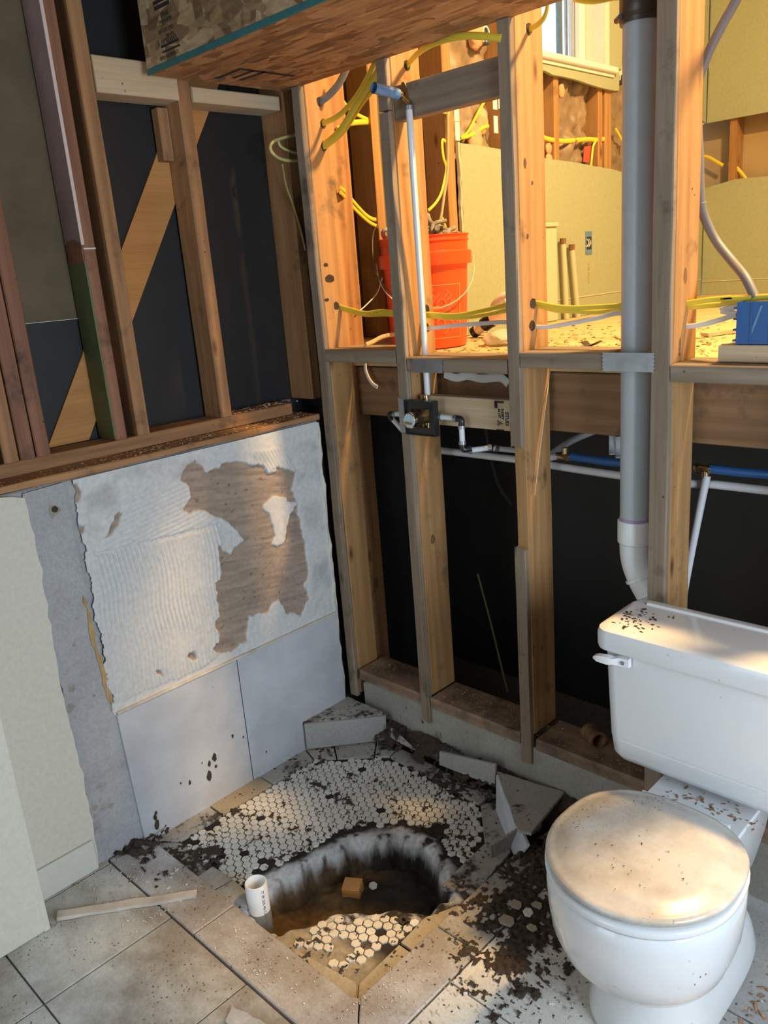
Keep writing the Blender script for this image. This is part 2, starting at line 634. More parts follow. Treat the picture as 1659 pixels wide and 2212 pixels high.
M['teal'] = plain('teal_edge_paint', (.035, .15, .15), .6, noise=.2)
M['drywall'] = plain('painted_drywall', (.66, .63, .53), .75, noise=.08, nscale=70, bump=.3)
M['shell'] = plain('dark_shell_paint', (.24, .23, .21), .8)  # unseen room surfaces kept dark to cut bounced light
M['drywhite'] = plain('white_trim_paint', (.66, .65, .58), .6, noise=.06, nscale=50, bump=.1)
M['yellow'] = plain('yellow_textured_paint', (.355, .385, .25), .7, noise=.10, nscale=95, bump=.55)
M['yedge'] = plain('drywall_paper_edge', (.52, .50, .36), .85)
M['concrete'] = dirty('grey_concrete', (.44, .44, .44), (.33, .33, .34), (.16, .13, .11), (.60, .72), 3.5, .4, 45, .9)
M['stem'] = dirty('stained_stem_plaster', (.36, .34, .29), (.25, .23, .19), (.05, .04, .03), (.63, .70), 4, .35, 30, .9)
M['thinset'] = vcol('skim_and_thinset', .85, 70, .16, .5)
M['walltile'] = dirty('pale_wall_tile', (.56, .575, .60), (.41, .42, .445), (.05, .04, .03), (.72, .76), 3.0, .10, 40, .38, bump=.03, fine=.04)
M['floortile'] = dirty('dusty_floor_tile', (.66, .67, .63), (.50, .50, .465), (.10, .07, .05), (.60, .70), 2.3, .6, 75, .7, dust=(.215, .18, .14), dusts=2.6)
M['floortile_clean'] = dirty('speckled_floor_tile', (.68, .67, .62), (.54, .52, .47), (.055, .035, .022), (.57, .63), 3.0, .95, 55, .6)
M['floortile_grey'] = dirty('littered_floor_tile', (.40, .39, .37), (.29, .28, .265), (.07, .045, .03), (.55, .63), 5.0, 1.0, 50, .75)
M['curbtile'] = dirty('curb_tile', (.56, .56, .56), (.41, .40, .39), (.09, .065, .045), (.62, .72), 3.0, .6, 70, .6, dust=(.25, .21, .17), dusts=3.0)
M['bordertile'] = dirty('muddy_border_tile', (.42, .40, .36), (.30, .28, .25), (.03, .022, .015), (.52, .58), 6.0, .8, 50, .7)
M['sandtile'] = dirty('sandy_border_tile', (.40, .345, .255), (.29, .24, .165), (.05, .035, .022), (.58, .66), 5.0, .8, 45, .8)
M['hex'] = dirty('hex_mosaic', (.72, .70, .64), (.58, .55, .49), (.05, .035, .025), (.60, .66), 9.0, .8, 38, .42, fine=.08)
M['risertile'] = dirty('pale_riser_tile', (.36, .355, .33), (.29, .285, .265), (.05, .04, .03), (.66, .72), 5.0, .15, 45, .6)
M['hexdusty'] = dirty('dusty_hex_mosaic', (.62, .565, .46), (.46, .41, .31), (.09, .06, .04), (.56, .64), 9.0, .7, 38, .7, fine=.1)
M['mortar'] = vcol('mortar_and_soil', .95, 60, .35, .8)
M['soil'] = plain('dark_loose_soil', (.055, .037, .024), .95, noise=.5, nscale=120, bump=.9, world=True)
M['chipwood'] = plain('wood_chips', (.36, .20, .10), .8, noise=.5, nscale=4, world=True)
M['chippale'] = plain('pale_chips', (.62, .56, .47), .7, noise=.35, nscale=9, world=True)
M['porcelain'] = dirty('white_porcelain', (.70, .71, .715), (.67, .68, .685), (.09, .07, .06), (.80, .86), 4.0, .16, 70, .08, bump=.0, fine=.0)
M['lid'] = dirty('dusty_toilet_lid', (.55, .54, .505), (.50, .485, .45), (.14, .10, .07), (.62, .80), 7.0, .42, 110, .25, dust=(.38, .345, .30), dusts=7, bump=.02, fine=.03)
M['pvc'] = plain('white_pvc', (.45, .50, .52), .35, noise=.06, nscale=25)
M['pvcwhite'] = plain('clean_white_pvc', (.80, .81, .80), .3, noise=.05, nscale=25)
M['purple'] = plain('purple_primer', (.42, .33, .48), .5)
M['rubber'] = plain('brown_rubber', (.06, .045, .035), .35)
M['steel'] = plain('galvanised_steel', (.40, .42, .44), .42, .85, noise=.2, nscale=25)
M['chrome'] = plain('chrome', (.75, .75, .73), .12, 1.0)
M['brass'] = plain('brass', (.62, .46, .25), .28, 1.0, noise=.2)
M['blackplastic'] = plain('black_plastic', (.015, .015, .016), .35)
M['pex'] = plain('translucent_white_pipe', (.66, .68, .70), .28)
M['bluepipe'] = plain('blue_plastic_pipe', (.02, .11, .32), .3)
M['bluecap'] = plain('pale_blue_plastic', (.12, .24, .42), .4, noise=.25, nscale=60)
M['bluebox'] = plain('blue_box_plastic', (.012, .085, .26), .4)
M['romex'] = plain('yellow_cable', (.74, .56, .05), .4)
M['dimcable'] = plain('dark_yellow_cable', (.26, .20, .05), .5)  # darker, duller version of the yellow cable colour
M['paleyellow'] = plain('pale_yellow_cable', (.52, .46, .17), .45)
M['romexw'] = plain('white_cable', (.70, .66, .60), .45)
M['tancable'] = plain('tan_cable', (.55, .42, .26), .5)
M['greycable'] = plain('grey_cable', (.17, .17, .18), .5)
M['darkcable'] = plain('black_cable', (.02, .02, .02), .5)
M['orange'] = plain('orange_bucket_plastic', (.85, .085, .015), .35)
M['orange_print'] = plain('pale_orange_print', (.90, .26, .12), .45)
M['kraft'] = plain('kraft_paper', (.28, .20, .125), .5, noise=.3, nscale=9, bump=.3)
M['fluff'] = plain('insulation_fluff', (.66, .36, .20), .95, noise=.25, nscale=40, bump=.6)
M['ink'] = plain('black_ink', (.02, .017, .015), .8)
M['pencil'] = plain('pencil_mark', (.33, .26, .11), .9)
M['glue'] = plain('tan_adhesive', (.42, .28, .12), .7, noise=.3)
M['vinyl'] = plain('white_vinyl', (.78, .76, .70), .4)
M['glass'] = plain('window_glass', (1, 1, 1), .0, trans=1.0, ior=1.05)
M['leaf'] = plain('foliage', (.16, .27, .12), .8, noise=.3)
M['rust'] = plain('rusty_metal', (.24, .13, .06), .6, .3, noise=.5, nscale=30)
M['plastbag'] = plain('clear_plastic_film', (.80, .76, .66), .25, trans=.5)
M['knot'] = plain('knot_wood', (.13, .065, .025), .7, noise=.4, nscale=60)
M['knotcore'] = plain('knot_core', (.20, .105, .045), .7, noise=.4, nscale=60)
M['knotdark'] = plain('dark_hole', (.03, .018, .010), .9)
M['rag'] = plain('tangled_grey_rags', (.34, .31, .25), .9, noise=.5, nscale=40, bump=.6)

# ================================================================== STRUCTURE
# ---- left wall: knee wall with backer, skim coat and two tiles
kw = boxo('wall_left', -.20, -.012, -2.9, -.018, -.30, 1.115, M['concrete'], bev=.004)
tag(kw, 'pale half-height wall with peeled skim coat over two large tiles', None, None, 'structure')

PATCH = [(845, 255), (880, 235), (905, 255), (930, 290), (985, 265), (990, 245), (1060, 240), (1130, 250), (1180, 265), (1210, 300), (1235, 285), (1245, 265), (1330, 290), (1320, 330), (1310, 375), (1335, 420), (1340, 470), (1350, 520), (1370, 600), (1385, 700), (1385, 760), (1370, 800), (1395, 860), (1370, 900), (1350, 945), (1320, 930), (1280, 925), (1270, 890), (1255, 865), (1230, 880), (1205, 920), (1120, 940), (1110, 1000), (1110, 1050), (1080, 1060), (1050, 1100), (1000, 1105), (960, 1090), (960, 1065), (990, 1050), (985, 1010), (965, 965), (990, 940), (980, 880), (970, 780), (995, 765), (985, 700), (980, 620), (1000, 620), (1005, 645), (1035, 655), (1050, 625), (1095, 600), (1070, 570), (1060, 540), (1030, 515), (1000, 500), (960, 490), (920, 465), (850, 480), (825, 455), (840, 430), (860, 400), (850, 350), (810, 330)]
ISLE = [(1185, 440), (1240, 395), (1280, 405), (1290, 425), (1335, 420), (1300, 480), (1285, 540), (1275, 610), (1225, 612), (1240, 570), (1220, 520), (1210, 475), (1185, 460)]
BITS = [[(300, 350), (340, 345), (380, 380), (365, 425), (330, 445), (303, 410)],
        [(530, 470), (556, 475), (535, 530), (500, 575), (455, 600), (480, 570), (505, 520)],
        [(345, 530), (380, 525), (378, 560), (360, 580), (345, 565)],
        [(840, 1105), (870, 1095), (890, 1120), (868, 1145), (845, 1130)],
        [(695, 1185), (725, 1180), (728, 1200), (700, 1200)],
        [(200, 470), (240, 430), (262, 440), (280, 480), (250, 500), (215, 495)]]
RIDGE_V = [(425, 665), (985, 525), (1000, 620), (990, 760), (985, 1100), (900, 1175), (500, 1330), (470, 1150), (440, 900)]
RIDGE_H = [(545, 400), (700, 350), (835, 340), (860, 400), (830, 450), (960, 500), (700, 600), (430, 650), (500, 570), (555, 475)]
RIDGE_H2 = [(1110, 200), (1260, 180), (1330, 290), (1245, 265), (1200, 300), (1120, 240)]
GREY_IN = [(600, 240), (860, 215), (1000, 205), (1240, 190), (1350, 150), (1430, 120), (1450, 300), (1500, 880), (1400, 930), (1390, 700), (1340, 420), (1310, 300), (1100, 240), (850, 330), (540, 340), (545, 470), (430, 600), (380, 560), (360, 400), (460, 340)]
def wl(poly, s=2.07375, ox=0, oy=880):
    out = []
    for p in poly:
        q = at(p[0] / s + ox, p[1] / s + oy, 'x', 0)
        out.append((q.y, q.z))
    return out
PANEL = wl([(350, 335), (1440, 55), (1530, 1010), (1545, 1240), (1505, 905)])[:2]
ys = np.arange(-.985, -.0259, .0023); zs = np.arange(.40, 1.1151, .0036)
Yg, Zg = np.meshgrid(ys, zs, indexing='ij')
wob = (fbm(Yg * 40, Zg * 40, 3) - .5) * .02
Yw, Zw = Yg + wob, Zg + (fbm(Yg * 40, Zg * 40, 9) - .5) * .02
patch = polydist(Yw, Zw, wl(PATCH)) ; isle = polydist(Yw, Zw, wl(ISLE))
dd = np.maximum(patch, -isle)
for b_ in BITS: dd = np.minimum(dd, polydist(Yw, Zw, wl(b_)))
left_edge = at(168, 1100, 'x', 0).y + (1.1 - Zg) * (at(240, 1500, 'x', 0).y - at(168, 1100, 'x', 0).y) / .62 + (fbm(Zg * 25, Yg * 0 + 2, 5) - .5) * .03
bare = dd < 0
edge = np.clip(-dd / .004, 0, 1)
H = .0055 * (1 - edge)
rv = (polydist(Yw, Zw, wl(RIDGE_V)) < 0) & ~bare
rh = (polydist(Yw, Zw, wl(RIDGE_H)) < 0) & ~bare & ~rv
rh2 = (polydist(Yw, Zw, wl(RIDGE_H2)) < 0) & ~bare
comb = np.clip(fbm(Yg * 9, Zg * 9, 21) * 2.2 - .4, 0, 1)
H += rv * (.45 + .55 * comb) * .0058 * (.5 + .5 * np.sin(2 * np.pi * (Yg + .004 * np.sin(Zg * 30)) / .0138))
H += rh * (.4 + .6 * comb) * .0046 * (.5 + .5 * np.sin(2 * np.pi * (Zg - .16 * Yg + .006 * fbm(Yg * 12, Zg * 12, 8)) / .0135))
H += rh2 * .0034 * (.5 + .5 * np.sin(2 * np.pi * (Yg + .5 * Zg) / .0135))
H += (fbm(Yg * 22, Zg * 22, 31) - .5) * .003 * (~bare)
# a groove where the missing tile stood
gl = wl([(425, 665), (985, 528)])
gd = np.abs((Zg - gl[0][1]) - (Yg - gl[0][0]) * (gl[1][1] - gl[0][1]) / (gl[1][0] - gl[0][0]))
H -= ((gd < .006) & (Yg > gl[0][0]) & (Yg < gl[1][0])) * .004
white = np.array([.60, .595, .575]); brown = np.array([.335, .255, .195]); grey = np.array([.38, .375, .37]); lil = np.array([.50, .51, .53])
n1 = fbm(Yg * 6, Zg * 6, 41)[..., None]
colr = white * (1 - np.clip(n1 * 1.6 - .5, 0, 1) * .25) + lil * np.clip(n1 * 1.6 - .5, 0, 1) * .25
gin = np.clip(-polydist(Yw, Zw, wl(GREY_IN)) / .02, 0, 1) * np.clip(fbm(Yg * 11, Zg * 18, 55) * 3 - 1.2, 0, 1)
colr = colr * (1 - gin[..., None] * .75) + grey * gin[..., None] * .75
bn = fbm(Yg * 14, Zg * 130 + Yg * 20, 77)[..., None]
bcol = brown * (.62 + .75 * bn)
H += bare * (bn[..., 0] - .5) * .004
pits = (fbm(Yg * 50, Zg * 110, 91) > .735)[..., None]
bcol = np.where(pits, bcol * .55, bcol)
colr = colr * (1 - edge[..., None]) + bcol * edge[..., None]
P = np.stack([np.full_like(Yg, -.008) + H, Yg, Zg], -1)
mask = (Yg > left_edge)
# ragged bottom just over the tiles
sk = grid_mesh('skim_coat', P, mask, M['thinset'], kw, colr, label='white skim coat with combed ridges and a bare brown patch')

# the two tiles
for i, (y0, y1, za, zb) in enumerate(((-.872, -.4690, -.028, .424), (-.4655, -.030, -.028, .430))):
    bm = B()
    skew = -.014 if i == 0 else 0
    box(bm, -.012, .006, y0, y1, za, zb)
    for v in bm.verts:
        if i == 0 and v.co.y < -.8 and v.co.z > .3: v.co.y += skew
    bevel_all(bm, .0015, 1)
    obj('tile', bm, M['walltile'], kw)
boxo('tile_edge_strip', -.012, .0085, -.884, -.031, .4245, .4315, M['chippale'], kw, .002)
# right side skim and edge of the backer panel
board('backer_edge', -.014, .002, -.030, -.021, .03, 1.11, 'z', M['chippale'], kw, jit=.004, seg=30)
# grey strip of old plaster between drywall and tile panel; glued left side
prismo('plaster_strip', ragged([(-1.02, 0.0), (-.868, -.02), (-.878, .40), (-.905, .75), (-.905, 1.112), (-1.02, 1.112)], .05, .006, 4), -.014, -.004, M['concrete'], kw, 'x')
prismo('adhesive_trim', ragged([(-.897, .44), (-.889, .44), (-.893, .60), (-.902, .62), (-.900, .74), (-.912, .80), (-.914, .70), (-.905, .55)], .02, .005, 9), -.010, -.001, M['glue'], kw, 'x')
# drywall on the near left with torn edge
dwp = ragged([(-1.60, .0), (-1.018, .0), (-1.012, .30), (-1.020, .60), (-1.010, .9), (-1.012, 1.095), (-1.05, 1.112), (-1.60, 1.118)], .03, .004, 12)
prismo('drywall_panel', dwp, -.013, .004, M['drywall'], kw, 'x')
bb = boxo('baseboard_left', .004, .017, -1.60, -1.024, 0.0, .095, M['drywhite'], bev=.004)
tag(bb, None, None, None, 'structure')
# the wall end in the near left corner
nw = boxo('wall_near_left', .004, .13, -2.9, -1.222, 0.0, 1.9, M['drywall'], bev=.006)
tag(nw, None, None, None, 'structure')
boxo('corner_bead', .1295, .1312, -1.236, -1.2212, .002, 1.898, M['drywall'], nw, .0008)

# ledge board and the framed wall above
lw = empty('wall_upper_left', (-.14, -.6, 1.115), 'open stud framing on the half-height wall against black sheathing', None, None, 'structure')
board('ledge_board', -.20, -.004, -2.9, -.012, 1.1165, 1.136, 'y', M['wold_y'], lw, jit=.003)
board('sill_plate', -.18, -.09, -2.9, -.055, 1.1365, 1.1745, 'y', M['wold_y'], lw)
for nm, x0, x1, y0, y1, z0, z1, m in (('sheathing_panel', -.215, -.19, -.662, .30, 1.05, 2.75, 'blackfelt'), ('sheathing_panel', -.215, -.19, -2.9, -.663, 1.05, 1.511, 'blackfelt'), ('fibre_panel', -.2115, -.1875, -2.9, -.664, 1.512, 2.75, 'brownboard')):
    boxo(nm, x0, x1, y0, y1, z0, z1, M[m], lw, label='olive brown fibre panel' if m == 'brownboard' else None)
def lstud(y0, y1, m, z0=1.175, z1=2.70, x0=-.18, x1=-.09, label=None, name='stud'):
    return board(name, x0, x1, y0, y1, z0, z1, 'z', M[m], lw, label=None) if not label else tag(board(name, x0, x1, y0, y1, z0, z1, 'z', M[m], lw), label)
lstud(-.629, -.589, 'wold_z')
pst = lstud(-.700, -.6625, 'wred_z', label='red-brown stud painted pink above and green below on its side')
boxo('pink_paint', -.181, -.088, -.7022, -.6998, 1.705, 2.69, M['pink'], pst)
boxo('pink_paint_edge', -.0895, -.0865, -.703, -.6945, 1.70, 2.69, M['pinkedge'], pst)
boxo('green_paint', -.181, -.0885, -.7022, -.6998, 1.18, 1.66, M['green'], pst)
boxo('green_paint_edge', -.0895, -.087, -.703, -.6975, 1.19, 1.66, M['green'], pst)
prismo('scraped_wood', ragged([(-.178, 1.655), (-.092, 1.655), (-.09, 1.712), (-.178, 1.71)], .012, .006, 3), -.7028, -.7000, M['wred_z'], pst, 'y')
boxo('paint_line', -.0895, -.0872, -.699, -.664, 1.688, 1.692, M['pinkedge'], pst)
lstud(-.339, -.297, 'wold_z')
lstud(-.925, -.887, 'wred_z', label='dark red stud, third from the left edge')
lstud(-.968, -.929, 'wred_z')
lstud(-1.011, -.972, 'wold_z')
lstud(-1.42, -1.382, 'wold_z')
lstud(.028, .068, 'wold_z', x0=-.19, x1=-.075)
boxo('short_cleat', -.182, -.148, -.376, -.341, 1.925, 2.066, M['wold_z'], lw, .002)
board('blocking', -.175, -.085, -.5875, -.3405, 2.0745, 2.163, 'y', M['wnew_y'], lw, jit=.0004)
board('blocking', -.178, -.082, -.2955, .02, 2.0735, 2.1135, 'y', M['wnew_y'], lw, jit=.0004)
# let-in diagonal brace
bm = B()
a0, a1 = Vector((-.182, -.085, 2.22)), Vector((-.182, -.80, 1.176))
wv = Vector((0, .122, 0))
def quadprism(bm, quad, thick):
    a = [bm.verts.new(p) for p in quad]; b = [bm.verts.new(Vector(p) + thick) for p in quad]
    bm.faces.new(a); bm.faces.new(b[::-1])
    for i in range(4): bm.faces.new((a[i], b[i], b[(i + 1) % 4], a[(i + 1) % 4]))
    bmesh.ops.recalc_face_normals(bm, faces=bm.faces)
quadprism(bm, [a0, a0 - wv, a1 - wv * .45, a1 + wv * .55], Vector((-.0075, 0, 0)))
bmesh.ops.rotate(bm, verts=bm.verts, cent=(0, 0, 0), matrix=Matrix.Identity(3))
br = obj('diagonal_brace', bm, M['brace'], lw)
br['label'] = 'bright orange diagonal brace board'

# ---- back stud wall (y = 0)
bw = empty('wall_back', (.6, .07, 0), 'open stud wall between the bathroom and the raised upper room', None, None, 'structure')
stem = prismo('stem_wall', [(.060, -.2), (.060, .150), (.09, .164), (2.9, .164), (2.9, -.2)], .012, .15, M['stem'], bw, 'y', .004)
board('sill_plate', .052, .351, .004, .140, .165, .203, 'x', M['wdirty_x'], bw, rag0=.01)
board('sill_plate', .396, .754, .004, .140, .165, .203, 'x', M['wdirty_x'], bw)
board('sill_plate', .812, 1.60, .004, .140, .165, .203, 'x', M['wdirty_x'], bw)
board('sill_plate', 1.602, 2.9, .004, .140, .165, .203, 'x', M['wdirty_x'], bw)
SX = {'b': .0, 'c': .354, 'd': .757, 'e': 1.164}
for k_, x in SX.items():
    z0 = .206 if k_ != 'b' else .10
    board('stud', x, x + .038, .0195, .139 if k_ != 'b' else .118, z0, 2.70, 'z', M['wood_z'], bw, jit=.001)
board('stud', -.034, .012, .119, .21, .05, 2.70, 'z', M['wold_z'], bw)
board('stud', 1.572, 1.61, .0195, .139, .206, 2.70, 'z', M['wood_z'], bw)
board('stud', 1.98, 2.018, .0195, .139, .206, 2.70, 'z', M['wood_z'], bw)
# packing strips on the stud faces
board('furring_strip', .0, .037, .0, .019, .085, 2.118, 'z', M['wgray_z'], bw, jit=.0022, rag0=.01)
board('furring_strip', .3535, .3915, .0, .019, .098, 1.99, 'z', M['wgray_z'], bw, jit=.0016, rag0=.012, rag1=.006)
board('furring_strip', .3535, .3915, .001, .019, 1.992, 2.118, 'z', M['wgray_z'], bw, jit=.001)
board('furring_strip', .757, .795, .0, .019, 1.085, 2.118, 'z', M['wgray_z'], bw, jit=.0016, rag0=.012)
board('furring_strip', .757, .795, .0, .019, .112, .806, 'z', M['wgray_z'], bw, jit=.0022, rag1=.02)
board('furring_strip', 1.158, 1.204, .0, .019, .12, 2.30, 'z', M['wgray_z'], bw, jit=.0016)
# plates between the studs at upper floor level
board('plate_block', .0405, .3515, .0, .138, 1.306, 1.346, 'x', M['wgray_x'], bw, jit=.0006)
board('plate_block', .3945, .7545, .002, .138, 1.285, 1.325, 'x', M['wgray_x'], bw, jit=.0006)
board('plate_block', .7975, 1.038, .0, .138, 1.304, 1.344, 'x', M['wgray_x'], bw, jit=.0006)
board('plate_block', 1.2065, 1.95, .0, .138, 1.281, 1.320, 'x', M['wgray_x'], bw, jit=.0006)
# blocking near the top (shower head) and behind the valve
board('blocking', .3945, .7545, .0225, .060, 1.962, 2.050, 'x', M['wgray_x'], bw, jit=.0006)
vb = board('blocking', .3945, .7545, .050, .088, 1.120, 1.207, 'x', M['wnew_x'], bw, jit=.0004)
vb['label'] = 'new pale blocking with black grade stamp'
# stamp on that blocking
def stamp(u, v, w): return Vector((.690 + v, .0496 - w, 1.204 - u))
for s_, sz, u0, v0 in (('CUT STYELOW', .0105, .020, .034), ('STUD', .0155, .030, .018), ('S-DRY', .011, .022, .005), ('63 HT', .010, .022, -.006)):
    obj('grade_stamp', text_bm(s_, sz, lambda u, v, w, u0=u0, v0=v0: stamp(u + u0, v + v0, w), bold=.0006), M['ink'], vb)
bm = B(); box(bm, .672, .704, .0492, .0500, 1.198, 1.2035); box(bm, .676, .702, .0492, .0500, 1.1205, 1.1235); box(bm, .672, .682, .0492, .0500, 1.183, 1.199)
obj('grade_stamp_bar', bm, M['ink'], vb)
bm = B()
for k_ in range(4):
    s_ = 1 - k_ * .27
    tri = [(.690 + .010 * s_ * c, 1.141 - .009 * s_ * d) for c, d in ((-1, -1), (1, 0), (-1, 1))]
    tri2 = [(.690 + .010 * (s_ - .13) * c, 1.141 - .009 * (s_ - .13) * d) for c, d in ((-1, -1), (1, 0), (-1, 1))]
    for i in range(3):
        j = (i + 1) % 3
        q = [bm.verts.new((p[0], .0494, p[1])) for p in (tri[i], tri[j], tri2[j], tri2[i])]
        bm.faces.new(q)
obj('grade_stamp_triangle', bm, M['ink'], vb)

# nailing plates of steel
def nail_plate(x0, x1, z0, z1, y, parent, vert=False):
    n_ = 5
    pts = []
    for k in range(n_ * 2 + 1):
        pts.append((x0 + (.004 if k % 2 else 0), z0 + (z1 - z0) * k / (n_ * 2)))
    for k in range(n_ * 2 + 1):
        pts.append((x1 - (.004 if k % 2 else 0), z1 - (z1 - z0) * k / (n_ * 2)))
    if vert:
        pts = [(z, x) for x, z in pts]
    return prismo('nail_plate', pts, y - .0016, y, M['steel'], parent, 'y')
np1 = nail_plate(.417, .535, 1.283, 1.322, -.0005, bw)
np2 = nail_plate(1.035, 1.170, 1.302, 1.346, -.0012, bw)
np3 = prismo('nail_plate', [(.352, 1.100), (.376, 1.100), (.378, 1.205), (.372, 1.202), (.366, 1.207), (.360, 1.203), (.352, 1.206)], -.0025, -.0008, M['steel'], bw, 'y')

# rim beam behind, upper subfloor
board('rim_beam', -.03, 3.0, .160, .198, 1.106, 1.270, 'x', M['wrim_x'], bw, jit=.001)
fu = boxo('floor_upper', -.05, 4.1, .146, 3.06, 1.275, 1.2995, M['wfloor'], bev=.002)
tag(fu, 'raised wooden subfloor of the upper room strewn with wood shavings', None, None, 'structure')
for k_, yy in enumerate((.40, .806, 1.21)):
    board('joist', -.03, 3.9, yy, yy + .038, 1.06, 1.273, 'x', M['wold_x'], fu)

boxo('corner_packing', -.20, -.036, -.017, .215, -.30, 1.114, M['blackfelt'], kw)
boxo('corner_packing', -.19, -.036, .075, .118, 1.137, 2.7, M['blackfelt'], lw)

# ---- crawl space behind the studs
cs = boxo('wall_crawl_space', -.05, 3.2, .62, .64, -.35, 1.05, M['blackpoly'])
tag(cs, 'black membrane behind the open lower studs', None, None, 'structure')
boxo('foundation_panel', -.075, -.045, .212, .62, -.3, 1.26, M['blackfelt'], cs)
boxo('crawl_floor', -.05, 3.2, .152, .62, -.30, -.02, M['soil'], cs)
# ---- soffit of oriented strand board
sf = empty('ceiling_soffit', (.9, -.22, 2.118), 'strand board soffit box hanging over the stud wall', None, None, 'structure')
fr = boxo('front_panel', -.052, 2.9, -.452, -.436, 2.132, 2.62, M['osb_front'], sf, .001)
bt = boxo('bottom_panel', -.048, 2.9, -.448, .012, 2.119, 2.1315, M['osb_bottom'], sf, .001)
boxo('end_panel', -.0505, -.036, -.435, .012, 2.132, 2.62, M['osb_front'], sf, .001)
boxo('painted_edge', -.052, 2.9, -.4535, -.4485, 2.1185, 2.1335, M['teal'], sf, .001, label='teal painted panel edge')
# printing on the soffit front, upside down as the board was hung
def printed(txt, sz, x0, z0):
    """upside-down line of print: letters run to -x and hang downwards"""
    return text_bm(txt, sz, lambda u, v, w: Vector((x0 - u, -.4526 - w, z0 - v)))
for txt, sz, x0, z0 in (('SPAN', .015, .083, 2.243), ('HEATHING', .013, .096, 2.228), ('CAT-2/32 (72', .0125, .098, 2.207), ('DIY MILL', .010, .094, 2.192), ('EXPOSURE 1', .0155, .104, 2.184), ('STRENGTH AXIS', .012, .106, 2.148)):
    obj('panel_print', printed(txt, sz, x0, z0), M['ink'], fr)
bm = B()
for x0, x1, z0, z1 in ((.022, .092, 2.253, 2.262), (.020, .094, 2.266, 2.274), (.030, .112, 2.166, 2.172), (.034, .114, 2.154, 2.158)):
    box(bm, x0, x1, -.4530, -.4515, z0, z1)
obj('panel_print_bar', bm, M['ink'], fr)
bm = B()
q0 = [at(p[0], p[1], 'z', 2.1185) for p in ((462, 170), (518, 147), (640, 163), (632, 166), (520, 151), (472, 171))]
f_ = bm.faces.new([bm.verts.new((q.x, q.y, 2.1183)) for q in q0])
for a_, b_, c_, d_ in (((500, 168), (545, 152), (552, 153), (507, 170)), ((515, 172), (570, 154), (575, 156), (522, 174))):
    bm.faces.new([bm.verts.new((*at(p[0], p[1], 'z', 2.1185).xy, 2.1183)) for p in (a_, b_, c_, d_)])
obj('panel_print', bm, M['ink'], bt)

# ---- bathroom shell out of frame
fl = boxo('floor', -.25, 3.4, -3.4, -.99, -.09, -.013, M['concrete'])
tag(fl, 'dusty tiled bathroom floor', None, None, 'structure')
boxo('slab', 1.03, 3.4, -.989, .012, -.09, -.013, M['concrete'], fl)
boxo('slab', .0, 1.03, -.06, .012, -.30, -.040, M['soil'], fl)
ce = boxo('ceiling', -.25, 3.4, -3.4, .0, 2.62, 2.68, M['shell']); ce['kind'] = 'structure'
wr = empty('wall_right', (3.4, -1.6, 0), None, None, None, 'structure')
boxo('drywall_panel', 3.38, 3.45, -3.4, .02, 0, .85, M['shell'], wr)
boxo('drywall_panel', 3.38, 3.45, -3.4, .02, 2.05, 2.62, M['shell'], wr)
boxo('drywall_panel', 3.38, 3.45, -3.4, -1.55, .85, 2.05, M['shell'], wr)
boxo('drywall_panel', 3.38, 3.45, -.15, .02, .85, 2.05, M['shell'], wr)
wb = empty('wall_entry', (1.5, -3.4, 0), None, None, None, 'structure')
boxo('drywall_panel', -.25, .5, -3.46, -3.4, 0, 2.62, M['shell'], wb)
boxo('drywall_panel', 1.5, 3.4, -3.46, -3.4, 0, 2.62, M['shell'], wb)
boxo('drywall_panel', .5, 1.5, -3.46, -3.4, 2.1, 2.62, M['shell'], wb)

# ---- upper room
ww = empty('wall_window_side', (-.05, 1.5, 1.30), 'yellow drywall on the outside wall of the upper room with open studs between', None, None, 'structure')
# lower drywall with torn top edge
lo_ = [(.862, 1.301), (3.04, 1.301), (3.04, 1.90)]
for px, py in ((1348, 373), (1325, 366), (1290, 360), (1250, 352), (1215, 347), (1183, 343)):
    q = at(px, py, 'x', -.05); lo_.append((q.y, q.z))
for px, py in ((1080, 322), (1050, 317), (1020, 312), (993, 309)):
    q = at(px, py, 'x', -.05); lo_.append((q.y, q.z))
lo_[-1] = (.862, lo_[-1][1])
prismo('drywall_panel', lo_, -.066, -.050, M['yellow'], ww, 'x')
board('drywall_edge', -.066, -.049, .852, .8615, 1.302, 2.02, 'z', M['yedge'], ww, jit=.003, seg=30)
# upper drywall under and beside the window
up_ = []
for px, py in ((1178, 153), (1195, 162), (1215, 165), (1245, 172), (1280, 184), (1300, 190), (1330, 196)):
    q = at(px, py, 'x', -.05); up_.append((q.y, q.z))
up_ = [(1.25, 2.325)] + up_ + [(2.075, 2.303), (2.075, 2.392), (1.25, 2.392)]
prismo('drywall_panel', up_, -.066, -.050, M['yellow'], ww, 'x')
prismo('drywall_panel', [(1.985, 2.393), (2.10, 2.393), (2.10, 2.46), (2.26, 2.46), (2.26, 3.7), (1.985, 3.7)], -.066, -.050, M['yellow'], ww, 'x')
prismo('drywall_panel', [(2.26, 2.46), (3.04, 2.22), (3.04, 3.7), (2.26, 3.7)], -.066, -.050, M['yellow'], ww, 'x')
prismo('drywall_panel', [(.20, 2.75), (1.262, 2.75), (1.262, 3.7), (.20, 3.7)], -.066, -.050, M['yellow'], ww, 'x')
boxo('drywall_panel', -.066, -.050, 1.262, 1.985, 3.28, 3.7, M['yellow'], ww)
board('sill_plate', -.178, -.088, .215, 3.04, 1.3005, 1.343, 'y', M['wnew_y'], ww)
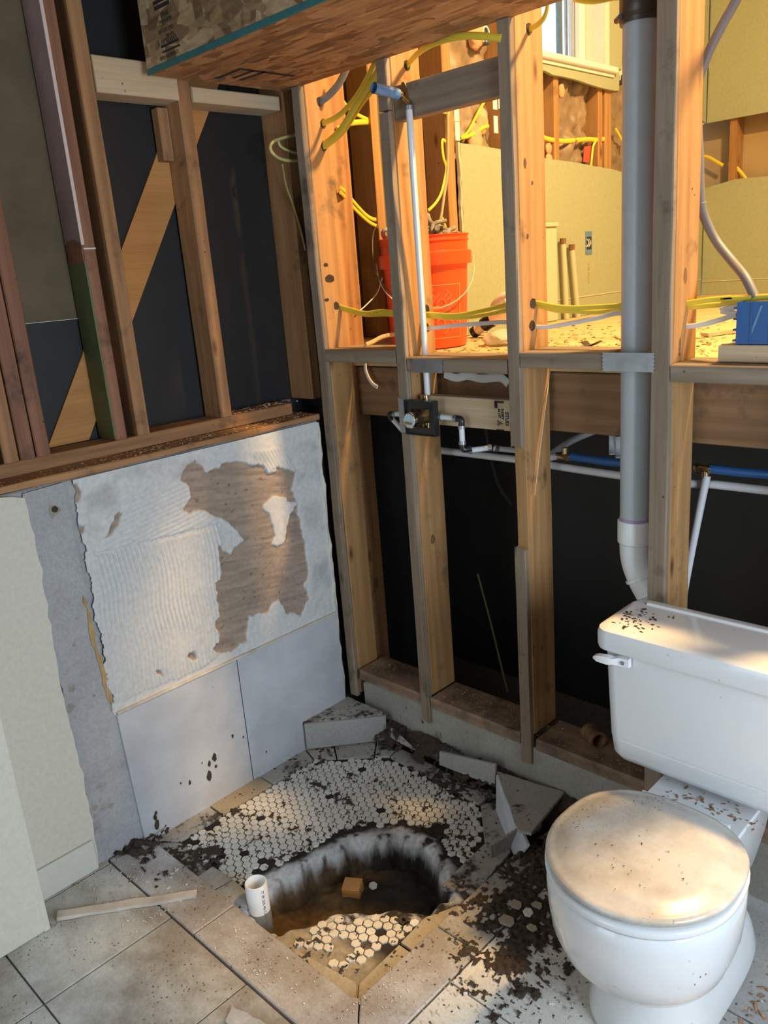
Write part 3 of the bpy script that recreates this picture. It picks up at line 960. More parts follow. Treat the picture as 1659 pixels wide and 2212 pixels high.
for y0, y1 in ((.405, .443), (.80, .850), (1.17, 1.208), (1.545, 1.583), (1.915, 1.953), (1.975, 2.033), (2.43, 2.468), (2.85, 2.888)):
    top = 2.365 if 1.2 < y0 < 1.97 else 3.7
    board('stud', -.178, -.068, y0, y1, 1.344, top, 'z', M['wood_z'], ww)
boxo('sheathing_panel', -.212, -.188, .31, 1.22, 1.25, 3.8, M['brownboard'], ww)
boxo('sheathing_panel', -.212, -.188, 1.22, 3.1, 1.25, 2.36, M['blackfelt'], ww)
boxo('sheathing_panel', -.212, -.188, 1.99, 3.1, 2.36, 3.8, M['blackfelt'], ww)
# kraft faced insulation batts: crumpled sheets between the studs
def batt(y0, y1, z0, z1, seed, mat='kraft'):
    ysb = np.linspace(y0, y1, 36); zsb = np.linspace(z0, z1, 70)
    Yb, Zb = np.meshgrid(ysb, zsb, indexing='ij')
    Xb = -.150 + .07 * fbm(Yb * 9, Zb * 7, seed) + .055 * np.abs(fbm(Yb * 16, Zb * 13, seed + 3) - .5) * 2 - .05 * (np.abs((Yb - (y0 + y1) / 2) / (y1 - y0) * 2) ** 4)
    return grid_mesh('insulation_batt', np.stack([Xb, Yb, Zb], -1), np.ones(Yb.shape, bool), M[mat], ww)
for k_, (y0, y1) in enumerate(((1.215, 1.540), (1.588, 1.912), (2.037, 2.426), (.853, 1.166))):
    batt(y0, y1, 1.36, 2.34 if k_ < 2 else 2.7, 30 + k_)
def fluff(y, z, r, seed):
    bm = B()
    bmesh.ops.create_icosphere(bm, subdivisions=3, radius=r)
    rg = random.Random(seed)
    for v in bm.verts:
        n_ = v.co.normalized()
        v.co *= .7 + .5 * float(fbm(np.array([n_.x * 2 + n_.z * 3.1]), np.array([n_.y * 2 + n_.z]), seed)[0])
        v.co.x *= .5; v.co.z *= 1.5
        v.co += Vector((-.085, y, z))
    o = obj('insulation_fluff', bm, M['fluff'], ww, smooth=True)
for y, z, r, s_ in ((1.00, 2.04, .045, 1), (1.05, 2.11, .035, 2), (1.63, 2.27, .022, 3), (1.52, 1.97, .03, 4), (1.52, 2.03, .022, 5), (1.03, 2.43, .05, 6)):
    fluff(y, z, r, s_)
prismo('label_print', [(1.80, 1.985), (1.88, 1.985), (1.87, 2.06), (1.81, 2.05)], -.082, -.080, plain('red_print', (.45, .08, .05), .6), ww, 'x')
# steel plates on the studs near the junction
for (px0, py0, px1, py1) in ((980, 232, 992, 262), (982, 263, 994, 304), (1064, 205, 1074, 237), (1066, 250, 1076, 288), (1076, 205, 1080, 235)):
    a_, b_ = at(px0, py0, 'x', -.066), at(px1, py1, 'x', -.066)
    boxo('nail_plate', -.067, -.065, a_.y, b_.y, min(a_.z, b_.z), max(a_.z, b_.z), M['vinyl'], ww)

# window of the upper room
wn = empty('window_1', (-.10, 1.62, 2.39), 'white framed window of the upper room', None, None, 'structure')
boxo('window_sill', -.20, -.030, 1.255, 2.035, 2.366, 2.392, M['vinyl'], wn, .004)
boxo('apron_trim', -.052, -.044, 1.26, 2.02, 2.35, 2.366, M['drywhite'], wn)
boxo('window_jamb', -.24, -.050, 1.945, 1.984, 2.393, 3.28, M['drywhite'], wn)
boxo('window_jamb', -.24, -.050, 1.262, 1.30, 2.393, 3.28, M['drywhite'], wn)
boxo('window_head', -.24, -.050, 1.262, 1.984, 3.245, 3.28, M['drywhite'], wn)
for nm, y0, y1, z0, z1 in (('window_frame', 1.90, 1.944, 2.393, 3.245), ('window_frame', 1.301, 1.345, 2.393, 3.245), ('window_frame', 1.346, 1.899, 2.393, 2.44), ('window_frame', 1.346, 1.899, 3.20, 3.245), ('window_stile', 1.44, 1.475, 2.441, 3.199)):
    boxo(nm, -.205, -.150, y0, y1, z0, z1, M['vinyl'], wn, .004)
boxo('screen_track', -.215, -.206, 1.80, 1.84, 2.43, 3.2, M['bluecap'], wn)
boxo('screen_track', -.215, -.206, 1.87, 1.885, 2.43, 3.2, M['steel'], wn)
boxo('window_pane', -.180, -.177, 1.345, 1.90, 2.44, 3.2, M['glass'], wn)

# far wall of the upper room
wf = empty('wall_upper_far', (1.5, 3.05, 1.3), 'yellow far wall of the upper room with a horizontal cut band', None, None, 'structure')
prismo('drywall_panel', [(-.048, 1.301), (4.0, 1.301), (4.0, 1.91), (.9, 1.915), (.30, 1.905), (.12, 1.912), (-.048, 1.885)], 3.05, 3.066, M['yellow'], wf, 'y')
prismo('drywall_panel', [(-.048, 2.222), (4.0, 2.222), (4.0, 3.7), (-.048, 3.7)], 3.05, 3.066, M['yellow'], wf, 'y')
boxo('back_panel', -.2, 4.1, 3.175, 3.19, 1.25, 3.8, plain('tan_back_of_drywall', (.42, .31, .17), .9, noise=.1, nscale=6), wf)
for x in (.072, .48, .89, 1.30, 1.70, 2.1): board('stud', x, x + .038, 3.068, 3.17, 1.30, 3.7, 'z', M['wood_z'], wf)
boxo('base_seam', -.048, 4.0, 3.047, 3.05, 1.374, 1.379, M['yedge'], wf)
boxo('base_seam', -.0500, -.0475, 1.02, 3.04, 1.386, 1.391, M['yedge'], ww)
cu = boxo('ceiling_upper', -.25, 4.1, -.02, 3.2, 3.72, 3.78, M['drywhite']); cu['kind'] = 'structure'
wu = boxo('wall_upper_right', 4.0, 4.06, .0, 3.1, 1.3, 3.75, M['yellow']); wu['kind'] = 'structure'
wk = boxo('wall_upper_near', -.25, 4.05, -.03, .0, 2.69, 3.75, M['yellow']); wk['kind'] = 'structure'
wk2 = boxo('wall_back_right', 2.05, 3.4, .02, .12, .21, 2.69, M['shell']); wk2['kind'] = 'structure'

# ================================================================== FLOOR TILES
tile_mb = {}
def ftile(x0, x1, y0, y1, mat, parent, z1=0.0, name='floor_tile', clip=None):
    g = .0022
    bm = B()
    box(bm, x0 + g, x1 - g, y0 + g, y1 - g, -.013, z1 + random.uniform(-.0008, .0006))
    bevel_all(bm, .0012, 1)
    return obj(name, bm, mat, parent)
GX = [-.245, .02, .345, .67, 1.03]
GY = [-1.99, -1.665, -1.335, -.992]
GX2 = [1.033, 1.36, 1.685, 2.01, 2.335, 2.66]
GY2 = [-1.99, -1.665, -1.335, -1.01, -.685, -.36, -.035]
for i in range(len(GX) - 1):
    for j in range(len(GY) - 1):
        if i == 0 and j < 2: continue
        ftile(GX[i], GX[i + 1], GY[j], GY[j + 1], M['floortile'], fl)
for i in range(len(GX2) - 1):
    for j in range(len(GY2) - 1):
        ftile(GX2[i], GX2[i + 1], GY2[j], GY2[j + 1], M['floortile_clean' if i == 0 else 'floortile_grey'], fl)
# grey patch where a tile corner has broken away beside the curb, and a loose sliver
prismo('broken_tile', ragged([(.69, -1.055), (.80, -1.03), (.86, -1.045), (.85, -1.075), (.72, -1.085)], .02, .004, 2), .0008, .005, M['curbtile'], fl)

# ================================================================== SHOWER PAN
sp = empty('shower_pan', (.45, -.45, -.03), 'broken shower floor of white hexagon mosaic with a large hole dug in it', 'shower floor')
HOLE = [(.452, -.850), (.412, -.76), (.405, -.69), (.43, -.60), (.462, -.50), (.50, -.405), (.56, -.35), (.63, -.335), (.705, -.350), (.775, -.385), (.83, -.425), (.862, -.455), (.848, -.485), (.834, -.55), (.813, -.565), (.775, -.586), (.724, -.637), (.686, -.668), (.654, -.704), (.643, -.743), (.626, -.807), (.595, -.853)]
st = .0038
xs = np.arange(-.004, .9021, st); yq = np.arange(-.862, -.0279, st)
Xg, Yg = np.meshgrid(xs, yq, indexing='ij')
Xw = Xg + (fbm(Xg * 15, Yg * 15, 61, 3) - .5) * .05; Yw2 = Yg + (fbm(Xg * 15, Yg * 15, 67, 3) - .5) * .05
hd = polydist(Xw, Yw2, HOLE)
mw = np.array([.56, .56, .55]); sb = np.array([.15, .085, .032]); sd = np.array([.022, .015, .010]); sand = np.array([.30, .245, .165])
nz = fbm(Xg * 18, Yg * 18, 88)[..., None]
lump = fbm(Xg * 34, Yg * 34, 83)
# slab with a broken lip; the wall below is darkened like a shaded cavity
t_ = np.clip(-hd / .036, 0, 1)
Zg2 = -.0265 - .040 * t_ ** 1.2 - (lump - .5) * .012 * np.clip((.02 - hd) / .03, 0, 1)
band = np.clip((.030 - hd) / .02, 0, 1)[..., None] * np.clip(lump * 6 - 1.75 - np.clip((Xg - .62) / .35, 0, .9), 0, 1)[..., None]
near = np.clip((-(Yg) - .70) / .06, 0, 1)[..., None] * np.clip((Xg - .5) / .1, 0, 1)[..., None]
surf = sd * (1 - band) + mw * (.75 + .5 * nz) * band
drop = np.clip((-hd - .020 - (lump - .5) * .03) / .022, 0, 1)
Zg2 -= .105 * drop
cavity_shade = np.clip(drop * 4, 0, 1)[..., None]  # shade painted on the pit wall so it reads as a cavity
lit_left = np.clip((.55 - Xg) / .12, 0, 1)[..., None]  # wall stays brown on the left as lit, darker right as shade
surf = surf * (1 - cavity_shade) + (sb * .75 * lit_left + sd * .8 * (1 - lit_left)) * (.5 + lump[..., None]) * cavity_shade
surf = surf * (1 - near) + sand * near * (.7 + .6 * nz)
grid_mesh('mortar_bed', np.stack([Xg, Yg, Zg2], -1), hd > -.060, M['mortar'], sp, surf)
# soil floor of the pit, running back under the slab
xs = np.arange(.12, .9, .007); yq = np.arange(-.860, -.07, .007)
Xp, Yp = np.meshgrid(xs, yq, indexing='ij')
pz = fbm(Xp * 9, Yp * 9, 81); pz2 = fbm(Xp * 45, Yp * 45, 82)
hp_ = polydist(Xp, Yp, HOLE)
Zp = -.128 + (pz - .5) * .055 + (pz2 - .5) * .014 + .05 * np.clip((hp_ - .02) / .10, 0, 1)
shade_right = np.clip((Xp - .54) / .12 + (Yp + .58) / .4 + (pz - .5) * 1.5, 0, 1)[..., None]  # painted shade: soil lit brown on the left, near black to the right
pc_ = sb * (.35 + 1.2 * pz2[..., None]) * (1 - shade_right) + sd * 1.2 * (.4 + 1.1 * pz2[..., None]) * shade_right
grid_mesh('pit_soil', np.stack([Xp, Yp, Zp], -1), np.ones(Xp.shape, bool), M['mortar'], sp, pc_, label='brown damp soil at the bottom of the hole, shade painted in on its right')

# hexagon mosaic --------------------------------------------------------------
PX = .0260                     # pitch along the wall
RH = .01135                     # half width of a tile across its flats
def hexmesh(name, mat, inset=0.0):
    bm = B()
    r = (RH - inset) / math.cos(math.pi / 6)
    lo = [bm.verts.new((r * math.cos(math.pi / 3 * k), r * math.sin(math.pi / 3 * k), -.004)) for k in range(6)]
    hi = [bm.verts.new((r * math.cos(math.pi / 3 * k), r * math.sin(math.pi / 3 * k), .001)) for k in range(6)]
    r2 = r - .0012
    tp = [bm.verts.new((r2 * math.cos(math.pi / 3 * k), r2 * math.sin(math.pi / 3 * k), .002)) for k in range(6)]
    for k in range(6):
        bm.faces.new((lo[k], lo[(k + 1) % 6], hi[(k + 1) % 6], hi[k]))
        bm.faces.new((hi[k], hi[(k + 1) % 6], tp[(k + 1) % 6], tp[k]))
    bm.faces.new(tp)
    me = bpy.data.meshes.new(name)
    bm.to_mesh(me); bm.free()
    me.materials.append(mat)
    return me
HEXB = [(.080, -.785), (.080, -.262), (.272, -.088), (.675, -.108), (.790, -.238), (.800, -.45), (.838, -.55), (.853, -.80), (.60, -.838), (.45, -.80), (.09, -.80)]
hx = []
i = 0
x = .0
while x < .86:
    j = 0
    y = -.86 + (PX / 2 if i % 2 else 0)
    while y < -.05:
        hx.append((x, y)); y += PX
    x += PX * math.sqrt(3) / 2
    i += 1
hxa = np.array(hx)
inb = polydist(hxa[:, 0], hxa[:, 1], HEXB)
hw = polydist(hxa[:, 0] + (fbm(hxa[:, 0] * 15, hxa[:, 1] * 15, 61, 3) - .5) * .05, hxa[:, 1] + (fbm(hxa[:, 0] * 15, hxa[:, 1] * 15, 67, 3) - .5) * .05, HOLE)
keep = []
rg = random.Random(3)
MISS = [(.70, -.29), (.60, -.29)]
for k, (x, y) in enumerate(hx):
    if inb[k] > -.004: continue
    nearside = (y < -.60 and x > .5)
    if hw[k] < (.012 if nearside else .030): continue
    if nearside and rg.random() < (.14 + max(0, (-y - .72)) * 3): continue
    if x < .28 and y < -.70 and rg.random() < .35: continue
    if not nearside and hw[k] < .05 and rg.random() < .45: continue
    if rg.random() < .02: continue
    if abs(x - .645) + abs(y + .285) < .045: continue
    keep.append((x, y, nearside))
keep.sort(key=lambda p: (Vector((p[0], p[1], -.02)) - CAMP).length)
me1, me2 = hexmesh('hex_tile', M['hex']), hexmesh('hex_tile_dusty', M['hexdusty'])
far_bm = B()
for n_, (x, y, ns) in enumerate(keep):
    loc = Vector((x + rg.gauss(0, .0004), y + rg.gauss(0, .0004), -.0235 + rg.gauss(0, .0006)))
    rot = Euler((rg.gauss(0, .012), rg.gauss(0, .012), rg.gauss(0, .03)))
    if n_ < 298:
        o = bpy.data.objects.new('hex_tile', me2 if ns else me1)
        link(o, sp, loc)
        o.rotation_euler = rot
    else:
        n0 = len(far_bm.verts)
        far_bm.from_mesh(me1)
        far_bm.verts.ensure_lookup_table()
        mt = Matrix.Translation(loc) @ rot.to_matrix().to_4x4()
        for v in far_bm.verts[n0:]: v.co = mt @ v.co
fo = obj('hex_mosaic_field', far_bm, M['hex'], sp)
fo['kind'] = 'stuff'
fo['label'] = 'rest of the white hexagon mosaic further back'

# border tiles round the mosaic
def btile(poly, mat='bordertile', z1=-.018, name='border_tile'):
    c = Vector((sum(p[0] for p in poly) / len(poly), sum(p[1] for p in poly) / len(poly)))
    pl = [tuple(c + (Vector(p) - c) * (1 - .0014 / max(.02, (Vector(p) - c).length))) for p in poly]
    o = prismo(name, pl, -.034, z1 + random.uniform(-.001, .001), M[mat], sp, 'z', .001)
    o.rotation_euler = (random.gauss(0, .006), random.gauss(0, .006), 0)
    return o
btile([(.003, -.856), (.076, -.800), (.076, -.645), (.003, -.645)])
btile([(.003, -.642), (.076, -.642), (.076, -.445), (.003, -.445)], 'sandtile')
btile([(.003, -.442), (.076, -.442), (.076, -.265), (.003, -.240)])
btile([(.010, -.238), (.078, -.262), (.135, -.210), (.072, -.165)])
btile([(.075, -.163), (.137, -.208), (.232, -.124), (.168, -.045)])
btile([(.170, -.043), (.235, -.122), (.275, -.090), (.262, -.030)])
btile([(.278, -.090), (.470, -.098), (.462, -.040), (.265, -.030)])
btile([(.474, -.099), (.672, -.110), (.690, -.040), (.466, -.040)])
btile([(.680, -.110), (.792, -.238), (.868, -.195), (.710, -.045)])
btile([(.796, -.242), (.872, -.200), (.895, -.420), (.806, -.45)])
btile([(.845, -.56), (.896, -.45), (.897, -.66), (.852, -.66)], 'sandtile')
btile([(.852, -.664), (.897, -.664), (.897, -.855), (.858, -.81)], 'sandtile', -.020)
btile([(.66, -.842), (.855, -.812), (.894, -.857), (.66, -.857)], 'sandtile', -.020)
btile([(.25, -.80), (.34, -.795), (.33, -.857), (.25, -.857)], 'bordertile', -.017)
btile([(.343, -.795), (.44, -.80), (.452, -.83), (.43, -.857), (.335, -.857)], 'bordertile', -.015)
btile([(.085, -.80), (.247, -.80), (.247, -.857), (.01, -.857)], 'bordertile', -.020)
# curb tiles: flush with the bathroom floor
def ctile(poly, name='curb_tile'):
    return prismo(name, poly, -.06, .0015, M['curbtile'], sp, 'z', .003)
ctile([(.002, -.988), (.002, -.860), (.440, -.860), (.440, -.988)])
ctile([(.4425, -.988), (.4425, -.860), (.884, -.860), (.9, -.85), (1.028, -.986)])
ctile([(.9015, -.846), (1.0295, -.984), (1.0295, -.578), (.9015, -.578)])
ctile([(.9015, -.5755), (1.0295, -.5755), (1.0295, -.300), (.9015, -.205)])
boxo('curb_core', .0, 1.03, -.985, -.864, -.32, -.061, M['concrete'], sp)
boxo('curb_core', .9035, 1.028, -.864, -.03, -.32, -.061, M['concrete'], sp)

# corner bench block
cb = empty('corner_seat', (.06, -.09, -.02), 'low triangular corner block with a tile face and muddy top', 'seat')
prismo('mortar_core', [(.004, -.232), (.005, -.020), (.195, -.018)], -.03, .078, M['stem'], cb)
bm = B()
quadprism(bm, [Vector((.012, -.236, -.012)), Vector((.196, -.022, -.012)), Vector((.199, -.020, .083)), Vector((.012, -.236, .086))], Vector((.0075, -.0065, 0)))
obj('riser_tile', bm, M['risertile'], cb)
prismo('top_slab', ragged([(.004, -.240), (.004, -.018), (.20, -.020)], .03, .003, 6), .0785, .088, M['bordertile'], cb)

# riser tile leaning along the back
rb = bm = B()
quadprism(bm, [at(949, 1652, 'y', -.062), at(1069, 1699, 'y', -.045), at(1070, 1652, 'y', -.040), at(949, 1624, 'y', -.056)], Vector((0, .008, 0)))
tag(obj('riser_tile', bm, M['risertile'], None, base=True), 'grey rectangular tile standing on edge under the third stud', 'tile')
# right hand bench slab
prismo_o = prismo('bench_slab', ragged([(.690, -.034), (.905, .006), (.935, -.205), (.900, -.22)], .05, .003, 8), .052, .062, M['bordertile'], None)
tag(prismo_o, 'muddy tile slab capping the low block beside the toilet', 'tile')
bm = B()
quadprism(bm, [Vector((.694, -.044, .058)), Vector((.930, -.222, .03)), Vector((.905, -.245, -.018)), Vector((.735, -.105, -.018))], Vector((.006, .004, 0)))
tag(obj('tile_shard', bm, M['walltile'], None, base=True), 'narrow pale tile shard leaning against the muddy slab', 'tile')
bm = B()
c0, c1 = at(1058, 1855, 'z', -.02), at(1160, 1782, 'z', .0)
for k in range(12):
    p = c0.lerp(c1, k / 12); q = c0.lerp(c1, (k + .6) / 12)
    quadprism(bm, [Vector((p.x, p.y, -.018)), Vector((q.x, q.y, -.018)), Vector((q.x, q.y, .030)), Vector((p.x, p.y, .026))], Vector((.009, .009, 0)))
quadprism(bm, [Vector((c0.x, c0.y, -.018)) + Vector((.004, .004, 0)), Vector((c1.x, c1.y, -.01)) + Vector((.004, .004, 0)), Vector((c1.x, c1.y, .034)) + Vector((.004, .004, 0)), Vector((c0.x, c0.y, .024)) + Vector((.004, .004, 0))], Vector((.006, .006, 0)))
tag(obj('tile_shard', bm, M['stem'], None, base=True), 'broken tile piece on edge with ribbed back by the curb', 'tile')
bm = B()
quadprism(bm, [at(838, 1567, 'y', -.045), at(893, 1620, 'y', -.075), at(868, 1607, 'y', -.06), at(838, 1590, 'y', -.05)], Vector((.006, .006, 0)))
tag(obj('tile_shard', bm, M['bordertile'], None, base=True), 'small curved tile shard beside the corner block', 'tile')

# ---- loose soil in heaps: ragged height fields
def soil(name, x0, x1, y0, y1, step, zf, thr, label, seed, amp=.02, freq=12, parent=None, weight=None, zmax=.03, fine=.42):
    xs = np.arange(x0, x1, step); ys = np.arange(y0, y1, step)
    X, Y = np.meshgrid(xs, ys, indexing='ij')
    n = fbm(X * freq, Y * freq, seed, 5) * (1 - fine) + fbm(X * freq * 5, Y * freq * 5, seed + 9, 4) * fine
    w = weight(X, Y) if weight else 0
    h = n + w - thr
    Z = zf(X, Y) + np.clip(h * amp * 5, -.003, zmax) * (.6 + .8 * fbm(X * 60, Y * 60, seed + 5))
    return grid_mesh(name, np.stack([X, Y, Z], -1), h > -.006, M['soil'], parent, label=label, kind='stuff')
def wshower(X, Y):
    w = np.zeros_like(X)
    hd_ = polydist(X, Y, HOLE)
    w -= np.where(hd_ < .012, 9, 0)
    w += .06 * np.exp(-np.clip(hd_ - .02, 0, 9) / .025) * (Y > -.66)
    w += .09 * np.exp(-((X - .08) ** 2 + (Y + .82) ** 2) / .012)
    w += .05 * np.exp(-((X - .22) ** 2 + (Y + .80) ** 2) / .012)
    w += .12 * np.exp(-((X - .55) ** 2 / .05 + (Y + .10) ** 2 / .0012))
    w += .12 * np.exp(-((X - .09) ** 2 / .002 + (Y + .23) ** 2 / .008))
    w += .05 * np.exp(-((X - .80) ** 2 + (Y + .27) ** 2) / .008)
    return w
s1 = soil('loose_soil', .004, .899, -.857, -.03, .0045, lambda X, Y: np.full_like(X, -.0215),  .585, None, 5, .008, 20, None, wshower, .005, .55)
tag(s1, 'crumbs of dark soil scattered over the hexagon mosaic', 'soil', kind='stuff')
def wback(X, Y):
    return .20 - np.abs(Y + .012) / .05 * .12 + .06 * np.exp(-((X - .10) ** 2) / .02) + .05 * np.exp(-((X - .92) ** 2) / .02)
s2 = soil('soil_ridge', .01, 1.05, -.085, .0115, .004, lambda X, Y: .0 + .045 * np.clip(1 - np.abs(Y - .0) / .07, 0, 1), .55, None, 15, .010, 18, None, wback, .012, .5)
tag(s2, 'dark soil heaped along the foot of the open stud wall', 'soil', kind='stuff')
def wright(X, Y):
    w = .26 * np.exp(-((X - 1.03) ** 2 / .018 + (Y + .10) ** 2 / .02)) + .19 * np.exp(-((X - 1.03) ** 2 / .016 + (Y + .40) ** 2 / .03)) + .12 * np.exp(-((X - 1.13) ** 2 / .008 + (Y + .52) ** 2 / .015))
    w += .10 * np.exp(-((X - 1.20) ** 2 / .006 + (Y + .70) ** 2 / .01)) - 9 * ((X > 1.235) & (Y > -.735)) - .25 * (X > 1.30) - .12 * np.clip((-.62 - Y) / .2, 0, 1)
    w -= .25 * ((X < .90) & (Y < -.20))
    return w
s3 = soil('soil_heap', .86, 1.40, -.95, .0115, .0038, lambda X, Y: np.full_like(X, .0005), .585, None, 25, .010, 22, None, wright, .012, .55)
tag(s3, 'dark soil heap spread on the tiles left of the toilet', 'soil', kind='stuff')
def wleft(X, Y):
    return .30 * np.exp(-((X - .02) ** 2 / .008 + (Y + .90) ** 2 / .006)) + .05 * np.exp(-((X - .12) ** 2 / .02 + (Y + .92) ** 2 / .008))
s4 = soil('soil_patch', -.010, .35, -1.10, -.80, .005, lambda X, Y: np.full_like(X, .001), .66, None, 35, .02, 15, None, wleft, .03)
tag(s4, 'soil and plaster crumbs in the corner under the grey plaster strip', 'soil', kind='stuff')
bm = B()
for px, py, r in ((463, 1636, .013), (452, 1649, .008), (466, 1655, .006), (452, 1675, .014), (502, 1590, .007), (525, 1592, .004), (410, 1690, .008), (335, 1765, .010), (339, 1780, .014), (337, 1755, .007), (575, 1624, .004), (436, 1648, .003), (390, 1692, .004)):
    c = at(px, py, 'x', .006)
    rg = random.Random(px)
    vs = [bm.verts.new((.0075, c.y + r * rg.uniform(.4, .9) * math.cos(a * .7854), c.z + r * rg.uniform(.7, 1.5) * math.sin(a * .7854))) for a in range(8)]
    bm.faces.new(vs)
    ce_ = bm.verts.new((.010, c.y, c.z))
    for a in range(8): bm.faces.new((vs[a], vs[(a + 1) % 8], ce_))
so_ = obj('mud_splash', bm, M['soil'], kw)
so_['kind'] = 'stuff'

# ================================================================== THINGS IN AND AROUND THE SHOWER
pt = at(552, 1905, 'y', -.80)
pp = empty('drain_pipe', (pt.x, -.80, -.20), 'short white plastic pipe standing up in the dug hole', 'pipe')
R0 = .0295
latheo('pipe_wall', [(R0, -.2), (R0, pt.z - .003), (R0 - .0015, pt.z), (R0 - .0035, pt.z), (R0 - .005, pt.z - .003), (R0 - .005, -.2)], (pt.x, -.80, 0), M['pvcwhite'], pp, close=True)
latheo('mud_line', [(R0 + .0006, -.2), (R0 + .0006, -.045), (R0 + .0003, -.043)], (pt.x, -.80, 0), plain('grey_mud_film', (.20, .19, .17), .8, noise=.4), pp, seg=24)
a_cam = math.atan2(CAMP.y + .80, CAMP.x - pt.x)
def pipewrite(cx, cy, r, ang, ztop):
    return lambda u, v, w: Vector((cx + (r + .0003 + w) * math.cos(ang + v / r), cy + (r + .0003 + w) * math.sin(ang + v / r), ztop - u))
obj('pipe_print', text_bm('IT IPI 2IX 40 COEX CELLULAR', .0115, pipewrite(pt.x, -.80, R0, a_cam + .35, pt.z - .012), .0001), M['ink'], pp)

def loose_hex(px, py, z, label, rot=(0, 0, .3)):
    p = at(px, py, 'z', z)
    o = bpy.data.objects.new('hex_chip', me1)
    link(o, None, (p.x, p.y, z + .004)); o.rotation_euler = rot
    return tag(o, label, 'tile')
loose_hex(738, 1781, -.030, 'single white hexagon tile lying on the mortar edge of the hole', (.2, -.1, .2))
loose_hex(1141, 1973, .012, 'single white hexagon tile lying on the soil beside the toilet', (.15, .1, .5))
loose_hex(806, 1915, -.118, 'single hexagon tile down inside the hole next to the wood block', (.1, .1, .1))
bm = B()
p = at(764, 1932, 'z', -.124)
box(bm, -.026, .026, -.022, .022, 0, .042)
bevel_all(bm, .0015, 1)
bmesh.ops.rotate(bm, verts=bm.verts, cent=(0, 0, 0), matrix=Matrix.Rotation(.55, 3, 'Z') @ Matrix.Rotation(.12, 3, 'X'))
bmesh.ops.translate(bm, verts=bm.verts, vec=(p.x, p.y, -.124))
tag(obj('wood_block', bm, wood('orange_block_wood', (.58, .27, .08), (.38, .16, .04), 'x', .2), None, base=True), 'small orange wood offcut lying inside the hole', 'wood block')
# paint-flaked stick on the left floor
a_, b_ = at(122, 1978, 'z', .008), at(424, 1930, 'z', .008)
bm = B()
d_ = (b_ - a_).normalized(); n_ = Vector((-d_.y, d_.x, 0)) * .014
quadprism(bm, [Vector((*(a_ - n_).xy, .0022)), Vector((*(b_ - n_ * .8).xy, .0022)), Vector((*(b_ + n_ * .8).xy, .0022)), Vector((*(a_ + n_ * 1.1).xy, .0022))], Vector((0, 0, .009)))
bmesh.ops.subdivide_edges(bm, edges=[e for e in bm.edges if e.calc_length() > .1], cuts=8)
for v in bm.verts: v.co += Vector((random.gauss(0, .0012), random.gauss(0, .0016), 0))
tag(obj('wood_stick', bm, M['chippale'], None, base=True), 'flat pale splintered stick on the dusty floor left of the shower', 'stick')

# ================================================================== TOILET
TX, TY = 1.408, -.51
to = empty('toilet', (TX, -.40, .0), 'white two-piece toilet with dusty closed lid beside the broken shower', 'toilet')
def oval(cx, yb, yf, hw, n=40, sq=2.3, back=None):
    """round-front outline: superellipse ahead, squared off at the back"""
    out = []
    cy = yf + hw
    for k in range(n):
        a = 2 * math.pi * k / n
        c, s = math.cos(a), math.sin(a)
        e = 2 / (2.0 if s < 0 else sq)
        X = hw * math.copysign(abs(c) ** e, c)
        Yv = math.copysign(abs(s) ** e, s)
        Yv = cy + (hw * Yv if s < 0 else (yb - cy) * Yv)
        out.append((cx + X, Yv))
    return out
def loft(bm, rings, cap0=True, cap1=True):
    R_ = [[bm.verts.new(p) for p in r] for r in rings]
    n = len(R_[0])
    for a, b in zip(R_, R_[1:]):
        for k in range(n): bm.faces.new((a[k], a[(k + 1) % n], b[(k + 1) % n], b[k]))
    if cap0: bm.faces.new(R_[0][::-1])
    if cap1: bm.faces.new(R_[-1])
def ring(z, yb, yf, hw, sq=2.4, cx=TX): return [(x, y, z) for x, y in oval(cx, yb, yf, hw, 48, sq)]
# bowl and pedestal in one ceramic body
bm = B()
loft(bm, [ring(.0, -.10, -.590, .130, 4.5), ring(.012, -.10, -.591, .131, 4.5), ring(.06, -.11, -.578, .123, 4.2), ring(.11, -.13, -.566, .110, 3.8), ring(.135, -.16, -.572, .106, 3.2), ring(.150, -.18, -.592, .114, 2.8), ring(.168, -.20, -.622, .134, 2.5), ring(.19, -.22, -.652, .154, 2.4), ring(.22, -.25, -.676, .170, 2.4), ring(.26, -.28, -.692, .181, 2.4), ring(.31, -.29, -.699, .187, 2.4), ring(.355, -.295, -.701, .189, 2.4), ring(.370, -.295, -.700, .188, 2.4), ring(.378, -.298, -.694, .183, 2.4)])
obj('bowl', bm, M['porcelain'], to, smooth=40)
# rear deck carrying the tank
bm = B()
loft(bm, [[(x, y, z) for x, y in ((TX - w, -.10), (TX - w * .96, -.075), (TX + w * .96, -.075), (TX + w, -.10), (TX + w, yf), (TX - w, yf))] for z, w, yf in ((.17, .075, -.24), (.26, .095, -.30), (.33, .106, -.33), (.372, .112, -.345), (.378, .109, -.345))])
bm.normal_update()
obj('tank_deck', bm, M['porcelain'], to, smooth=30)
def slab(name, z0, z1, yb, yf, hw, mat, ed=.006, dome=.0, sq=2.6, **k):
    bm = B()
    def r_(z, ins): return [(x, y, z) for x, y in oval(TX, yb - ins, yf + ins, hw - ins, 56, sq)]
    rr = [r_(z0, ed * .8), r_(z0 + ed * .5, ed * .15), r_(z0 + ed, 0), r_(z1 - ed, 0), r_(z1 - ed * .35, ed * .35), r_(z1, ed * 1.3)]
    if dome: rr += [r_(z1 + .0004, .024), r_(z1 + dome * .75, .029), r_(z1 + dome, .07), r_(z1 + dome * 1.15, .13)]
    loft(bm, rr)
    return obj(name, bm, mat, to, smooth=50, **k)
slab('seat_ring', .3842, .4025, -.318, -.703, .192, M['porcelain'], .006)
